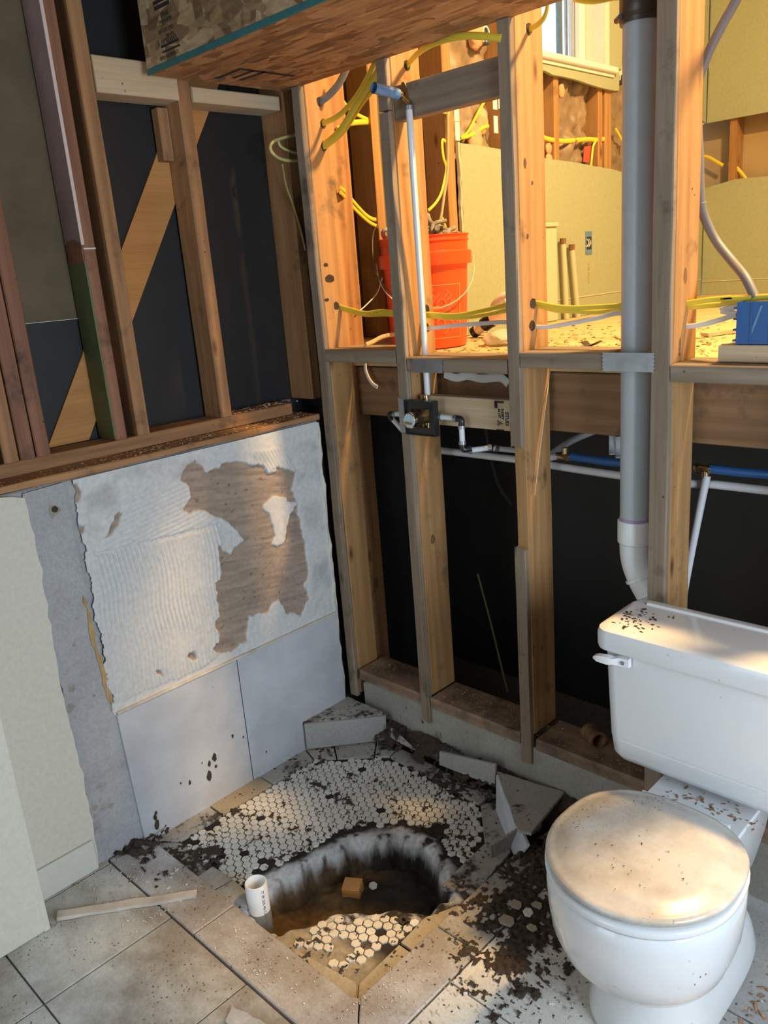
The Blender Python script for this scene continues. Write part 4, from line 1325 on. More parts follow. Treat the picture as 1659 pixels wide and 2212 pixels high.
slab('lid', .4080, .4255, -.320, -.701, .190, M['lid'], .008, .005)
for sx in (-1, 1):
    bm = B()
    tube(bm, [(TX + sx * .075 - .022, -.318, .402), (TX + sx * .075 + .022, -.318, .402)], .011, 12)
    obj('hinge', bm, M['porcelain'], to, smooth=40)
# tank
def rrect(cx, cy, hx_, hy_, r, n=6):
    out = []
    for q, (sx, sy) in enumerate(((1, 1), (-1, 1), (-1, -1), (1, -1))):
        for k in range(n + 1):
            a = math.pi / 2 * (q + k / n)
            out.append((cx + sx * (hx_ - r) + r * math.cos(a), cy + sy * (hy_ - r) + r * math.sin(a)))
    return out
TCX, TCY = 1.396, -.158
def tr(z, hx_, hy_, r=.03, dy=0): return [(x, y, z) for x, y in rrect(TCX, TCY + dy, hx_, hy_, r)]
bm = B()
loft(bm, [tr(.412, .180, .070, .03), tr(.418, .196, .082, .03), tr(.432, .207, .088, .03), tr(.468, .2105, .0915, .03), tr(.4695, .2075, .0895, .03), tr(.472, .2075, .0895, .03), tr(.474, .2115, .0925, .03), tr(.56, .216, .094, .03), tr(.690, .222, .096, .03)])
obj('tank', bm, M['porcelain'], to, smooth=40)
bm = B()
loft(bm, [tr(.688, .228, .101, .03), tr(.692, .237, .109, .034), tr(.700, .240, .111, .036), tr(.728, .240, .111, .036), tr(.737, .237, .108, .036), tr(.741, .229, .101, .032), tr(.7415, .218, .090, .03)])
ld = obj('tank_lid', bm, M['porcelain'], to, smooth=40)
bm = B()
tube(bm, [(TCX - .195, TCY + .074, .7405), (TCX + .195, TCY + .074, .7405)], .006, 10)
obj('lid_ridge', bm, M['porcelain'], ld, smooth=40)
# flush lever
hl_ = at(1343, 1444, 'y', -.262)
bm = B()
loft(bm, [[(x, y, z) for y, z in ((-.262 + dy, hl_.z + h), (-.262 + dy, hl_.z - h), (-.276 + dy, hl_.z - h * .8), (-.276 + dy, hl_.z + h * .8))] for x, h, dy in ((hl_.x + .019, .012, .005), (hl_.x - .004, .0115, .002), (hl_.x - .016, .008, -.006), (hl_.x - .028, .0105, -.010), (hl_.x - .052, .008, -.012), (hl_.x - .062, .003, -.010))])
bmesh.ops.subdivide_edges(bm, edges=bm.edges, cuts=1)
bmesh.ops.recalc_face_normals(bm, faces=bm.faces)
fl_ = obj('flush_lever', bm, M['porcelain'], to, smooth=40)
latheo('lever_screw', [(.0001, .002), (.004, .002), (.0045, 0)], (hl_.x + .006, -.2755, hl_.z), M['steel'], fl_, 'y', 12)
to.scale = (.982, .985, 1.032)
# debris on the toilet
rg = random.Random(5)
pts = [(TX + rg.gauss(.015, .05), -.24 + rg.gauss(0, .018), .391) for _ in range(70)]
tag(chips('wood_crumbs', pts, .006, M['chipwood'], None, 2), 'brown crumbs lying on the toilet deck between lid and tank', 'debris', kind='stuff')
pts = []
for _ in range(80):
    q = at(rg.gauss(1380, 30), rg.gauss(1340, 12), 'z', .765)
    if 1.185 < q.x < 1.6 and -.255 < q.y < -.06: pts.append((q.x, q.y, .7655))
tag(chips('tank_crumbs', pts, .006, M['soil'], None, 3), 'dark crumbs on the back left corner of the tank lid', 'debris', kind='stuff')
pts = [(TX + rg.gauss(-.01, .07), -.56 + rg.gauss(0,   .06), .4470) for _ in range(55)]
pts = [p for p in pts if math.hypot(p[0] - TX, p[1] + .51) < .15]
tag(chips('lid_crumbs', pts, .0022, M['soil'], None, 4), 'small dark crumbs on the toilet lid', 'debris', kind='stuff')

# ---- rusty pipe coupling and wood end near the sill
c_ = at(1275, 1592, 'z', .222)
bm = B()
ro = Matrix.Rotation(.35, 3, 'Z') @ Matrix.Rotation(math.radians(90), 3, 'X') @ Matrix.Rotation(.7, 3, 'Y')
lathe(bm, [(.020, -.03), (.025, -.03), (.025, -.022), (.023, -.020), (.023, .018), (.026, .020), (.026, .03), (.020, .03)], (c_.x + .01, .085, .2295), rot=ro, seg=28, close=True)
bmesh.ops.recalc_face_normals(bm, faces=bm.faces)
tag(obj('pipe_coupling', bm, M['rust'], None, smooth=35, base=True), 'short rusty brown pipe ring lying on the sill behind the tank', 'pipe')

# ---- wood chips and dust crumbs on the floor
pts = [(rg.uniform(1.45, 1.9), rg.uniform(-.95, -.1), .001) for _ in range(1300)]
pts = [p for p in pts if not (abs(p[0] - TX) < .15 and -.6 < p[1] < -.05)]
tag(chips('wood_chips', pts, .009, M['chipwood'], None, 8), 'brown wood chips strewn on the floor right of the toilet', 'debris', kind='stuff')
pts = [(rg.uniform(1.40, 2.1), rg.uniform(-1.2, -.1), .001) for _ in range(700)]
pts = [p for p in pts if not (abs(p[0] - TX) < .15 and -.6 < p[1] < -.05)]
tag(chips('pale_flakes', pts, .004, M['chippale'], None, 9), 'pale plaster flakes on the floor right of the toilet', 'debris', kind='stuff')
pts = [(.90 + rg.gauss(.06, .06), -.80 + rg.gauss(-.02, .07), .003) for _ in range(260)] + [(.62 + rg.gauss(0, .14), -.94 + rg.gauss(0, .03), .003) for _ in range(260)]
pts = [p for p in pts if (p[1] < -.865 or p[0] > .905) and p[0] < 1.03 and p[1] > -.985]
tag(chips('plaster_flakes', pts, .0032, M['chippale'], None, 10), 'plaster flakes swept together on the near corner of the shower curb', 'debris', kind='stuff')
pts = [(rg.uniform(1.03, 1.30), rg.uniform(-.98, -.40), .002) for _ in range(330)]
tag(chips('tile_crumbs', pts, .006, M['chippale'], None, 12), 'small pale crumbs on the floor tiles in front of the toilet', 'debris', kind='stuff')
pts = [(rg.uniform(.0, .32), rg.uniform(-1.10, -.87), .002) for _ in range(240)]
tag(chips('plaster_crumbs', pts, .006, M['chippale'], None, 13), 'plaster crumbs on the dusty floor by the left baseboard', 'debris', kind='stuff')
# larger single shards
for px, py, sz, lab in ((1115, 1955, .028, 'cream tile shard on the soil left of the toilet, furthest from the bowl'), (1160, 1957, .022, 'thin cream tile shard on the soil close to the bowl'), (1095, 1990, .036, 'long cream tile fragment on the soil heap'), (1148, 2005, .024, 'cream square fragment on the soil under the bowl edge')):
    p = at(px, py, 'z', .012)
    rg = random.Random(px)
    poly = [(p.x + sz * (.5 + .3 * rg.random()) * math.cos(a), p.y + sz * (.35 + .3 * rg.random()) * math.sin(a)) for a in (0.3, 1.2, 2.4, 3.6, 4.4, 5.6)]
    tag(prismo('tile_shard', poly, .010, .016, M['sandtile'], None, 'z', .001), lab, 'tile')
# crumbs on the ledge
pts = [(rg.uniform(-.085, -.006), rg.uniform(-1.15, -.02), .0 + 1.1365) for _ in range(420)]
tag(chips('ledge_shavings', pts, .0055, M['wnew_y'], None, 14), 'pale shavings along the wooden ledge of the half wall', 'debris', kind='stuff')
pts = [(rg.uniform(-.17, -.095), rg.uniform(-.28, .0), 1.1753) for _ in range(70)]
tag(chips('sill_shavings', pts, .007, M['chippale'], None, 15), 'pale shavings on the upper sill near the corner stud', 'debris', kind='stuff')
pts = [(rg.uniform(.06, 1.15), rg.uniform(.02, .13), .2035) for _ in range(420)]
pts = [p for p in pts if not any(x - .004 < p[0] < x + .042 for x in SX.values())]
tag(chips('sill_dust', pts, .005, M['chipwood'], None, 16), 'wood shavings on the bottom sill between the open studs', 'debris', kind='stuff')
pts = [(rg.uniform(.0, 2.2), .15 + abs(rg.gauss(0, .5)), 1.3005) for _ in range(1500)]
pts = [p for p in pts if math.hypot(p[0] - .075, p[1] - .475) > .165 and p[0] < 2.0]
tag(chips('saw_shavings', pts, .011, plain('saw_shavings', (.50, .33, .15), .8, noise=.6, nscale=6, world=True), None, 17), 'saw shavings strewn over the upper wooden floor', 'debris', kind='stuff')

# ================================================================== PLUMBING IN THE STUD WALL
vp = empty('vent_pipe', (1.086, .078, .86), 'thick pale grey-blue plastic vent pipe running up beside the stud over the toilet', 'pipe')
VX, VY, VR = 1.086, .078, .0395
bm = B(); tube(bm, [(VX, VY, .90), (VX, VY, 1.4), (VX, VY, 2.055)], VR, 40)
obj('pipe_wall', bm, M['pvc'], vp, smooth=40)
latheo('purple_joint', [(VR - .001, .910), (VR + .0015, .912), (VR + .0015, .920), (VR - .001, .922)], (VX, VY, 0), M['purple'], vp)
el = latheo('elbow_socket', [(VR - .004, .912), (VR + .004, .914), (VR + .006, .911), (VR + .006, .855), (VR + .002, .850), (VR - .006, .85)], (VX, VY, 0), M['pvcwhite'], vp, seg=40)
pts = [(VX, VY, .860), (VX + .001, VY, .825), (VX + .008, VY, .79), (VX + .025, VY, .752), (VX + .045, VY, .720)]
bm = B(); tube(bm, smooth_path(pts, 5), VR + .001, 36)
obj('elbow', bm, M['pvcwhite'], vp, smooth=40)
d_ = Vector((.50, 0, -.86)).normalized()
p0 = Vector((VX + .018, VY, .765))
bm = B(); tube(bm, [p0, p0 + d_ * .008], VR + .006, 36); obj('elbow_rim', bm, M['pvcwhite'], vp, smooth=40)
p1 = Vector((VX + .043, VY, .722))
bm = B(); tube(bm, [p1, p1 + d_ * .10], VR - .003, 36); obj('lower_pipe', bm, M['pvc'], vp, smooth=40)
bm = B(); tube(bm, [p1 + d_ * .055, p1 + d_ * .063], VR + .003, 36); obj('lower_rim', bm, M['pvcwhite'], vp, smooth=40)
rc = empty('rubber_coupling', (VX, VY, 2.045), 'dark brown rubber coupling with clamps on top of the vent pipe', 'coupling')
latheo('sleeve', [(VR + .0005, 2.046), (VR + .006, 2.046), (VR + .007, 2.055), (VR + .0045, 2.058), (VR + .0045, 2.062), (VR + .007, 2.066), (VR + .007, 2.10), (VR + .0045, 2.104), (VR + .0045, 2.108), (VR + .006, 2.112), (VR + .006, 2.16), (VR + .0005, 2.16)], (VX, VY, 0), M['rubber'], rc, seg=36)
for z in (2.060, 2.106):
    cl = latheo('hose_clamp', [(VR + .0048, z - .004), (VR + .0060, z - .004), (VR + .0060, z + .004), (VR + .0048, z + .004)], (VX, VY, 0), M['rubber'], rc, seg=36, close=True)
    bm = B(); c2 = Vector((VX - .037, VY - .030, z)); tube(bm, [c2 + Vector((-.012, .012, 0)), c2 + Vector((.010, -.010, 0))], .0065, 10)
    obj('clamp_screw', bm, M['rubber'], cl, smooth=40)

# shower valve -----------------------------------------------------------------
sv = empty('shower_valve', (.44, .03, 1.10), 'shower mixing valve in a square black mounting plate on the second stud', 'valve')
PX0, PX1, PZ0, PZ1, PYF = .384, .494, 1.100, 1.198, -.004
bm = B()
for a_ in ((PX0, PX0 + .020, PZ0, PZ1), (PX1 - .020, PX1, PZ0, PZ1), (PX0 + .0201, PX1 - .0201, PZ1 - .022, PZ1), (PX0 + .0201, PX1 - .0201, PZ0, PZ0 + .020)):
    box(bm, a_[0], a_[1], PYF, PYF + .008, a_[2], a_[3])
box(bm, PX0 - .003, PX0, PYF - .006, PYF + .016, PZ0 - .003, PZ1 + .003)
box(bm, PX1, PX1 + .003, PYF - .006, PYF + .016, PZ0 - .003, PZ1 + .003)
box(bm, PX0, PX1, PYF - .006, PYF + .016, PZ1, PZ1 + .003)
box(bm, PX0, PX1, PYF - .006, PYF + .016, PZ0 - .003, PZ0)
obj('mounting_plate', bm, M['blackplastic'], sv)
VC = at(897, 903, 'y', -.052)
VC = Vector((.438, -.052, 1.150))
latheo('valve_body', [(.0001, .0), (.020, .0), (.0225, .001), (.0235, .003), (.0235, .010), (.0228, .011), (.0228, .014), (.0215, .015), (.0215, .085), (.0001, .085)], VC, M['brass'], sv, 'y', 40)
latheo('chrome_ring', [(.0205, -.0012), (.0228, -.0005), (.0241, .002), (.0241, .012), (.0232, .013)], VC, M['chrome'], sv, 'y', 40)
latheo('cartridge_face', [(.0001, -.0002), (.0202, -.0002), (.0203, .001)], VC + Vector((0, -.0006, 0)), plain('frosted_cartridge', (.45, .55, .58), .25), sv, 'y', 32)
bm = B(); box(bm, VC.x - .010, VC.x + .014, VC.y - .012, VC.y - .001, VC.z - .010, VC.z - .004); bevel_all(bm, .0015, 1)
bmesh.ops.rotate(bm, verts=bm.verts, cent=VC, matrix=Matrix.Rotation(.12, 3, 'Y'))
obj('valve_stem', bm, M['brass'], sv)
bm = B()
tube(bm, [(.400, .036, 1.150), (.478, .036, 1.150)], .012, 12); tube(bm, [(.43, .036, 1.10), (.43, .036, 1.21)], .010, 12)
obj('valve_ports', bm, M['brass'], sv, smooth=40)
# pipes of the valve: pex runs, each with crimp rings and black elbows
def pexrun(name, pts, label, r=.0082, rings=(), elbows=(), mat='pex', grp=None):
    root = empty(name, pts[0], label, 'pipe')
    bm = B(); tube(bm, smooth_path(pts, 4), r, 14)
    obj('pipe_wall', bm, M[mat], root, smooth=50)
    for p, d in rings:
        d = Vector(d).normalized(); p = Vector(p)
        bm = B(); tube(bm, [p - d * .005, p + d * .005], r + .0025, 16); obj('crimp_ring', bm, M['steel'], root, smooth=40)
    for ps in elbows:
        bm = B(); tube(bm, smooth_path(ps, 4), r + .0012, 14); obj('elbow', bm, M['blackplastic'], root, smooth=50)
    return root
e1, e2, e3, e4 = Vector((.486, .018, 1.152)), Vector((.566, .018, 1.152)), Vector((.576, .018, 1.142)), Vector((.576, .018, 1.072))
pexrun('supply_pipe', [e1, (.52, .018, 1.1522), e2], 'short white supply pipe from the valve to the black elbow', rings=(((.500, .018, 1.152), (1, 0, 0)), ((.556, .018, 1.152), (1, 0, 0))), elbows=([(.558, .018, 1.152), (.572, .018, 1.151), (.577, .018, 1.146), (.576, .018, 1.132)],))
pexrun('supply_pipe', [e3, (.576, .018, 1.11), e4], 'white supply pipe dropping between two black elbows', rings=(((.576, .018, 1.128), (0, 0, 1)), ((.576, .018, 1.082), (0, 0, 1))), elbows=([(.576, .018, 1.078), (.577, .019, 1.064), (.583, .026, 1.061), (.594, .036, 1.064)],))
t1, t2 = at(1012, 973, 'y', .040), at(1062, 967, 'y', .085)
pexrun('supply_pipe', [t1, t1.lerp(t2, .5), t2], 'short sloping supply pipe to the black tee', rings=((t1.lerp(t2, .08), t2 - t1), (t1.lerp(t2, .92), t2 - t1)))
q1, q2 = at(1064, 968, 'y', .09), at(1125, 974, 'y', .16)
pexrun('supply_pipe', [q1, q1.lerp(q2, .5), q2], 'supply pipe leaving the tee behind the third stud', rings=((q1.lerp(q2, .12), q2 - q1),), elbows=([q1 + Vector((-.012, 0, .004)), q1 + Vector((.004, .004, 0))],))
pexrun('hot_pipe', [(.408, .045, 1.148), (.30, .058, 1.142), (.262, .060, 1.139)], 'short white pipe leaving the valve to the left', rings=(((.275, .060, 1.140), (1, 0, 0)),), elbows=([(.272, .060, 1.140), (.254, .061, 1.138), (.250, .064, 1.130), (.254, .068, 1.118)],))
pexrun('hot_pipe', [(.254, .068, 1.122), (.30, .095, 1.06), (.345, .148, 1.005)], 'white pipe sloping down behind the second stud')
rp = [at(883, 228, 'y', .010), at(888, 300, 'y', .012), at(893, 380, 'y', .022), at(905, 560, 'y', .045), at(917, 740, 'y', .058), at(924, 862, 'y', .060)]
pexrun('riser_pipe', rp, 'white pipe rising from the shower valve to the shower arm', r=.0092, rings=((rp[0] - Vector((0, 0, .006)), (0, 0, 1)),))
# shower arm elbow and blue stub
sa = empty('shower_stub', (.42, .0, 2.0), 'blue plastic stub on a brass drop elbow under the soffit', 'shower arm')
s0, s1_ = Vector((.430, .000, 2.022)), Vector((.424, -.085, 2.031))
bm = B(); tube(bm, [s0, s0.lerp(s1_, .5), s1_], .0138, 24, cap=False); 
tube(bm, [s0 + Vector((0, -.002, 0)), s1_], .0112, 24, cap=False)
obj('blue_stub', bm, M['bluecap'], sa, smooth=50)
bm = B(); tube(bm, [s0 + Vector((0, .014, -.002)), s0 + Vector((0, -.004, 0))], .0105, 16); tube(bm, [s0 + Vector((0, .010, -.004)), at(883, 226, 'y', .010)], .008, 12)
obj('drop_elbow', bm, M['brass'], sa, smooth=40)
bm = B(); prism(bm, [(.412, 1.999), (.452, 1.996), (.458, 2.003), (.448, 2.010), (.446, 2.040), (.440, 2.052), (.430, 2.052), (.426, 2.030)], .0165, .0195, 'y')
obj('elbow_flange', bm, M['brass'], sa)

# pipes beyond the studs along the crawl space
def xpipe(name, pts, r, mat, label):
    return tag(tubeo(name, pts, r, M[mat], None, seg=16, sub=4), label, 'pipe')
xpipe('water_pipe', [at(930, 971, 'y', .23), at(1110, 992, 'y', .21), at(1195, 1006, 'y', .205), at(1345, 1028, 'y', .205), at(1490, 1045, 'y', .21), at(1680, 1062, 'y', .22), (2.95, .22, .985)], .0112, 'pex', 'long white water pipe running behind all the lower studs')
bw_ = empty('blue_water_pipe', at(1228, 986, 'y', .20), 'blue water pipe behind the vent pipe with a brass fitting', 'pipe')
bm = B(); tube(bm, [at(1234, 986, 'y', .20), at(1300, 996, 'y', .20), at(1420, 1008, 'y', .20), at(1492, 1010, 'y', .20)], .0115, 18); obj('pipe_wall', bm, M['bluepipe'], bw_, smooth=50)
bm = B(); f0, f1 = at(1203, 984, 'y', .20), at(1236, 988, 'y', .20); tube(bm, [f0, f1], .0105, 16); tube(bm, [f0.lerp(f1, .55), f0.lerp(f1, .9)], .0135, 6); tube(bm, [f0.lerp(f1, .55), f0.lerp(f1, .55) + Vector((.0, .0, .026))], .009, 12); obj('brass_fitting', bm, M['brass'], bw_, smooth=40)
bm = B(); tube(bm, [at(1180, 990, 'y', .20), at(1206, 984, 'y', .20)], .0105, 16); obj('white_end', bm, M['pex'], bw_, smooth=50)
xpipe('cross_pipe', [at(1180, 990, 'y', .225), at(1235, 952, 'y', .32), at(1300, 925, 'y', .38)], .0105, 'pex', 'white pipe slanting back under the floor beside the brass fitting')
b2_ = empty('blue_water_pipe', at(1530, 1012, 'y', .20), 'blue water pipe right of the last stud with a brass tee', 'pipe')
bm = B(); tube(bm, [at(1534, 1013, 'y', .20), at(1600, 1020, 'y', .20), at(1690, 1027, 'y', .20), (2.95, .20, 1.035)], .0115, 18); obj('pipe_wall', bm, M['bluepipe'], b2_, smooth=50)
bm = B(); f0, f1 = at(1500, 1011, 'y', .20), at(1540, 1014, 'y', .20); tube(bm, [f0, f1], .0105, 16); tube(bm, [f0.lerp(f1, .12), f0.lerp(f1, .3)], .013, 6); tube(bm, [f0.lerp(f1, .8), f0.lerp(f1, .98)], .013, 6); m_ = f0.lerp(f1, .6); tube(bm, [m_, m_ - Vector((0, 0, .022))], .0095, 14); obj('brass_tee', bm, M['brass'], b2_, smooth=40)
xpipe('toilet_supply', [at(1527, 1028, 'y', .20), at(1510, 1110, 'y', .185), at(1492, 1200, 'y', .17), at(1476, 1290, 'y', .155), at(1472, 1345, 'y', .15)], .0098, 'pex', 'white supply pipe dropping behind the toilet tank')
bm = B()
for k, (a_, b_) in enumerate(((0, 1), (1.25, 2.2))):
    c0 = at(1322 + 14 * k, 960 + 7 * k, 'y', .34)
    pts = [c0 + Vector((.012 * math.sin(t), .0, .03 * math.cos(t))) + Vector((-.028 * math.sin(t), .03 * math.sin(t), 0)) for t in [i * math.pi / 10 for i in range(11)]]
    tube(bm, pts, .009, 8, flat=.002, up=(1, 0, 0))
tag(obj('plumber_strap', bm, M['pex'], None, smooth=40), 'grey bands of pipe strap in the dark under the upper floor', 'strap')
tag(tubeo('wood_lath', [at(1032, 1240, 'y', .55), at(1060, 1345, 'y', .50), at(1096, 1495, 'y', .45)], .0042, plain('olive_lath', (.14, .12, .05), .7), None, seg=6), 'thin olive lath leaning in the dark behind the third stud', 'lath')
tag(tubeo('black_cord', [at(1045, 900, 'y', .25), at(1060, 985, 'y', .30), at(1078, 1050, 'y', .38), at(1105, 1090, 'y', .44)], .006, M['darkcable'], None, seg=8), 'black cord hanging behind the supply pipes', 'cord')
tag(tubeo('light_streak', [at(1188, 800, 'y', .149), at(1178, 880, 'y', .10), at(1166, 975, 'y', .06), at(1155, 1070, 'y', .035)], .0014, M['tancable'], None, seg=6), 'thin tan streak of light down the side of the third stud below the floor', 'light streak')  # thin tube coloured as a streak of light on the stud side

# ================================================================== CABLES
def cable(name, pts, mat, label, r=.0062, flat=.0035, cat='cable', sub=8, up=None, twist=0, **k):
    bm = B()
    tube(bm, smooth_path(pts, sub), r, 10, flat=flat, up=up, twist=twist)
    g = {'yellow_cable': 'yellow cables in the open walls', 'white_cable': 'white cables in the open walls', 'tan_cable': 'tan cables in the open walls'}.get(name)
    return tag(obj(name, bm, M[mat], None, smooth=50), label, cat, g, **k)
def A(lst, ax, v): return [at(x, y, ax, v) for x, y in lst]
Yc = .085
cable('yellow_cable', A([(716, 655), (729, 660), (757, 668), (790, 676), (825, 672), (857, 675), (925, 678), (985, 681), (1040, 671), (1090, 660), (1118, 654), (1152, 653), (1200, 662), (1240, 665), (1290, 663), (1345, 660), (1440, 657), (1482, 655), (1530, 648), (1580, 644), (1680, 640)], 'y', Yc) + [(2.6, Yc, 1.48)], 'romex', 'upper of the two yellow cables strung through the studs above floor level', .0062, .0035, up=(0, 0, 1))
cable('yellow_cable', A([(716, 658), (729, 664), (757, 673), (790, 680), (825, 679), (857, 680), (925, 683), (985, 687), (1040, 681), (1090, 671), (1118, 664), (1152, 658), (1200, 670), (1240, 672), (1290, 674), (1345, 668), (1440, 665), (1482, 664), (1530, 660), (1580, 656), (1680, 648)], 'y', Yc + .006) + [(2.6, Yc, 1.47)], 'romex', 'lower of the two yellow cables strung through the studs above floor level', .0062, .0035, up=(0, 0, 1))
cable('white_cable', A([(900, 710), (930, 709), (985, 703), (1040, 699), (1095, 696), (1150, 705), (1185, 706), (1240, 697), (1290, 687), (1345, 677), (1420, 700), (1482, 705), (1530, 698), (1590, 680), (1670, 655)], 'y', Yc) + [(2.6, Yc, 1.50)], 'romexw', 'white cable strung through the studs just above the floor plates', .0058, .0032)
# bundle through the corner stud under the soffit
e_ = [(.345, .09)]
def from_b(px0, py0, mids, end): 
    a = at(px0, py0, 'x', .040); b = at(end[0], end[1], 'x', .30)
    n = len(mids) + 1
    out = [a - Vector((.02, 0, 0)), a]
    for i, (x, y) in enumerate(mids):
        t = (i + 1) / n
        out.append(at(x, y, 'x', .04 + .26 * t))
    return out + [b, b + Vector((.03, .01, .06))]
cable('yellow_cable', from_b(698, 266, [(735, 247), (775, 200)], (812, 128)), 'romex', 'yellow cable from the second hole of the corner stud up to the soffit', .0085, .0045)
cable('yellow_cable', from_b(700, 314, [(735, 282), (772, 222)], (818, 150)), 'romex', 'thick yellow cable from the third hole of the corner stud', .012, .006)
cable('yellow_cable', from_b(704, 316, [(742, 284), (780, 226)], (822, 170)), 'romex', 'yellow cable right beside the thick one in the corner stud', .008, .005)
cable('yellow_cable', [at(722, 192, 'x', .02), at(738, 215, 'x', -.02), at(760, 240, 'x', -.05), at(785, 254, 'x', -.07), at(806, 263, 'x', -.10)], 'romex', 'yellow cable crossing behind the bundle to the outer wall stud', .0065, .004)
cable('yellow_cable', [at(728, 280, 'x', .02), at(750, 268, 'x', -.02), at(778, 264, 'x', -.06), at(806, 264, 'x', -.10)], 'romex', 'yellow cable entering the outer wall stud from the left', .009, .005)
cable('grey_flat_cable', [at(686, 222, 'x', .015), at(692, 219, 'x', .04), at(712, 204, 'x', .07), at(734, 178, 'x', .10), at(752, 140, 'x', .12)], 'greycable', 'flat grey cable from the top hole of the corner stud', .012, .004)
cable('yellow_cable', [at(735, 405, 'y', .12), at(752, 420, 'x', -.02), at(765, 437, 'x', -.04), at(788, 462, 'x', -.06), at(805, 473, 'x', -.07), at(822, 475, 'x', -.10)], 'romex', 'upper yellow cable drooping from the corner stud to the outer wall', .007, .004)
cable('yellow_cable', [at(735, 415, 'y', .12), at(752, 434, 'x', -.02), at(770, 455, 'x', -.04), at(795, 478, 'x', -.06), at(812, 488, 'x', -.075), at(824, 496, 'x', -.10)], 'romex', 'lower yellow cable drooping from the corner stud to the outer wall', .007, .004)
cable('yellow_loop', A([(648, 290), (632, 293), (610, 298), (592, 305), (584, 316), (588, 330), (604, 342), (625, 347), (648, 347)], 'x', -.06), 'paleyellow', 'loop of yellow cable sticking out left of the corner stud', .005, .005)
cable('yellow_cable', A([(648, 332), (625, 326), (606, 316), (600, 300)], 'x', -.067), 'paleyellow', 'short yellow cable inside the loop by the corner stud', .0045, .0045)
cable('yellow_cable', A([(610, 355), (618, 400), (632, 440), (648, 490), (660, 540)], 'x', -.068), 'dimcable', 'dim yellow cable running down the dark corner stud', .004, .004)
cable('yellow_cable', [at(868, 152, 'x', .36), at(880, 140, 'x', .392), at(900, 118, 'x', .45), at(930, 97, 'x', .53), at(975, 82, 'x', .62), at(1020, 77, 'x', .69), at(1082, 82, 'x', .77)], 'romex', 'yellow cable arching between the second and third stud above the blocking', .0085, .0045, up=(0, 0, 1))
cable('yellow_cable', [at(1132, 68, 'x', .78), at(1144, 62, 'x', .797), at(1160, 54, 'x', .83), at(1174, 40, 'x', .86), at(1182, 18, 'x', .88), at(1184, -10, 'x', .89)], 'romex', 'yellow cable curling up from the third stud by the window', .0068, .004)
cable('yellow_cable', A([(1240, -3), (1262, 2), (1290, 2), (1330, -6)], 'y', .10), 'romex', 'yellow cable crossing in front of the window top', .006, .004)
gp = empty('grey_cable', at(1507, 230, 'y', .165), 'thick grey cable stapled to the stud over the toilet, curving to the blue box', 'cable')
bm = B(); tube(bm, smooth_path([(1.56, .165, 2.68), (1.50, .165, 2.45), at(1620, -60, 'y', .165), at(1600, -20, 'y', .165), at(1584, 12, 'y', .165), at(1556, 62, 'y', .165), at(1526, 125, 'y', .165), at(1508, 185, 'y', .165), at(1506, 250, 'y', .163), at(1510, 340, 'y', .162), at(1513, 430, 'y', .163), at(1524, 475, 'y', .17), at(1548, 522, 'y', .17), at(1580, 563, 'y', .15), at(1610, 600, 'y', .11), at(1632, 645, 'y', .09)], 6), .0105, 12)
obj('cable_sheath', bm, M['greycable'], gp, smooth=50)
for px, py in ((1506, 200), (1509, 272), (1515, 440)):
    c = at(px, py, 'y', .163); bm = B()
    tube(bm, [c + Vector((-.014, .0, -.001)), c + Vector((-.009, -.010, 0)), c + Vector((.006, -.011, .001)), c + Vector((.013, -.002, .002))], .0012, 6); obj('cable_staple', bm, M['steel'], gp)
# wires before the far corner behind the bucket
cable('tan_cable', A([(966, 200), (967, 300), (966, 370), (958, 430), (952, 470), (945, 492), (930, 506)], 'x', -.055), 'tancable', 'tan cable hanging down the stud behind the bucket', .0068, .004)
cable('yellow_cable', A([(948, 238), (958, 242), (970, 246)], 'x', -.06), 'romex', 'short yellow cable end poking from the stud behind the tan cable', .006, .004)
cable('yellow_cable', A([(962, 306), (957, 302), (955, 312), (958, 340), (964, 362), (960, 390), (952, 420), (940, 440), (925, 455)], 'x', -.06), 'romex', 'yellow cable looped beside the tan cable', .0058, .004)
cable('yellow_cable', A([(955, 470), (962, 490), (968, 515), (970, 535)], 'x', -.03), 'romex', 'yellow cable dropping into the bucket', .0055, .004)
cable('yellow_cable', A([(1050, 205), (1047, 218), (1036, 236), (1024, 260), (1010, 285), (995, 297)], 'x', -.075), 'romex', 'upper yellow cable looping past the pink insulation', .0075, .004)
cable('yellow_cable', A([(1055, 272), (1045, 275), (1030, 285), (1012, 294), (995, 298)], 'x', -.072), 'romex', 'lower yellow cable looping past the pink insulation', .0075, .004)
cable('yellow_cable', A([(1165, 292), (1180, 299), (1197, 303), (1220, 305), (1245, 303), (1270, 301), (1290, 302), (1310, 300)], 'x', -.075), 'romex', 'yellow cables strung between the studs under the window', .010, .006)
cable('yellow_cable', A([(1288, 303), (1282, 315), (1279, 335), (1277, 358)], 'x', -.072), 'romex', 'yellow cable bending down behind the torn drywall under the window', .0075, .004)
cable('yellow_cable', A([(1330, 278), (1338, 292), (1350, 315)], 'x', -.075), 'romex', 'yellow cable left of the vent pipe under the window', .007, .004)
cable('yellow_cable', A([(1515, 338), (1530, 340), (1548, 350), (1562, 358)], 'y', 3.10), 'romex', 'yellow cable left of the stud in the gap of the far wall', .010, .006)
cable('yellow_cable', A([(1573, 353), (1585, 358), (1598, 370), (1612, 388)], 'y', 3.10), 'romex', 'yellow cable right of the stud in the gap of the far wall', .010, .006)
cable('brown_wire', [at(816, 486, 'x', -.06), at(806, 505, 'x', -.04), at(805, 545, 'x', -.02), at(810, 585, 'x', .0), at(826, 612, 'x', .03), at(848, 638, 'x', .06)], plain and 'rubber', 'thin brown wire hanging left of the bucket', .0022, .0022)
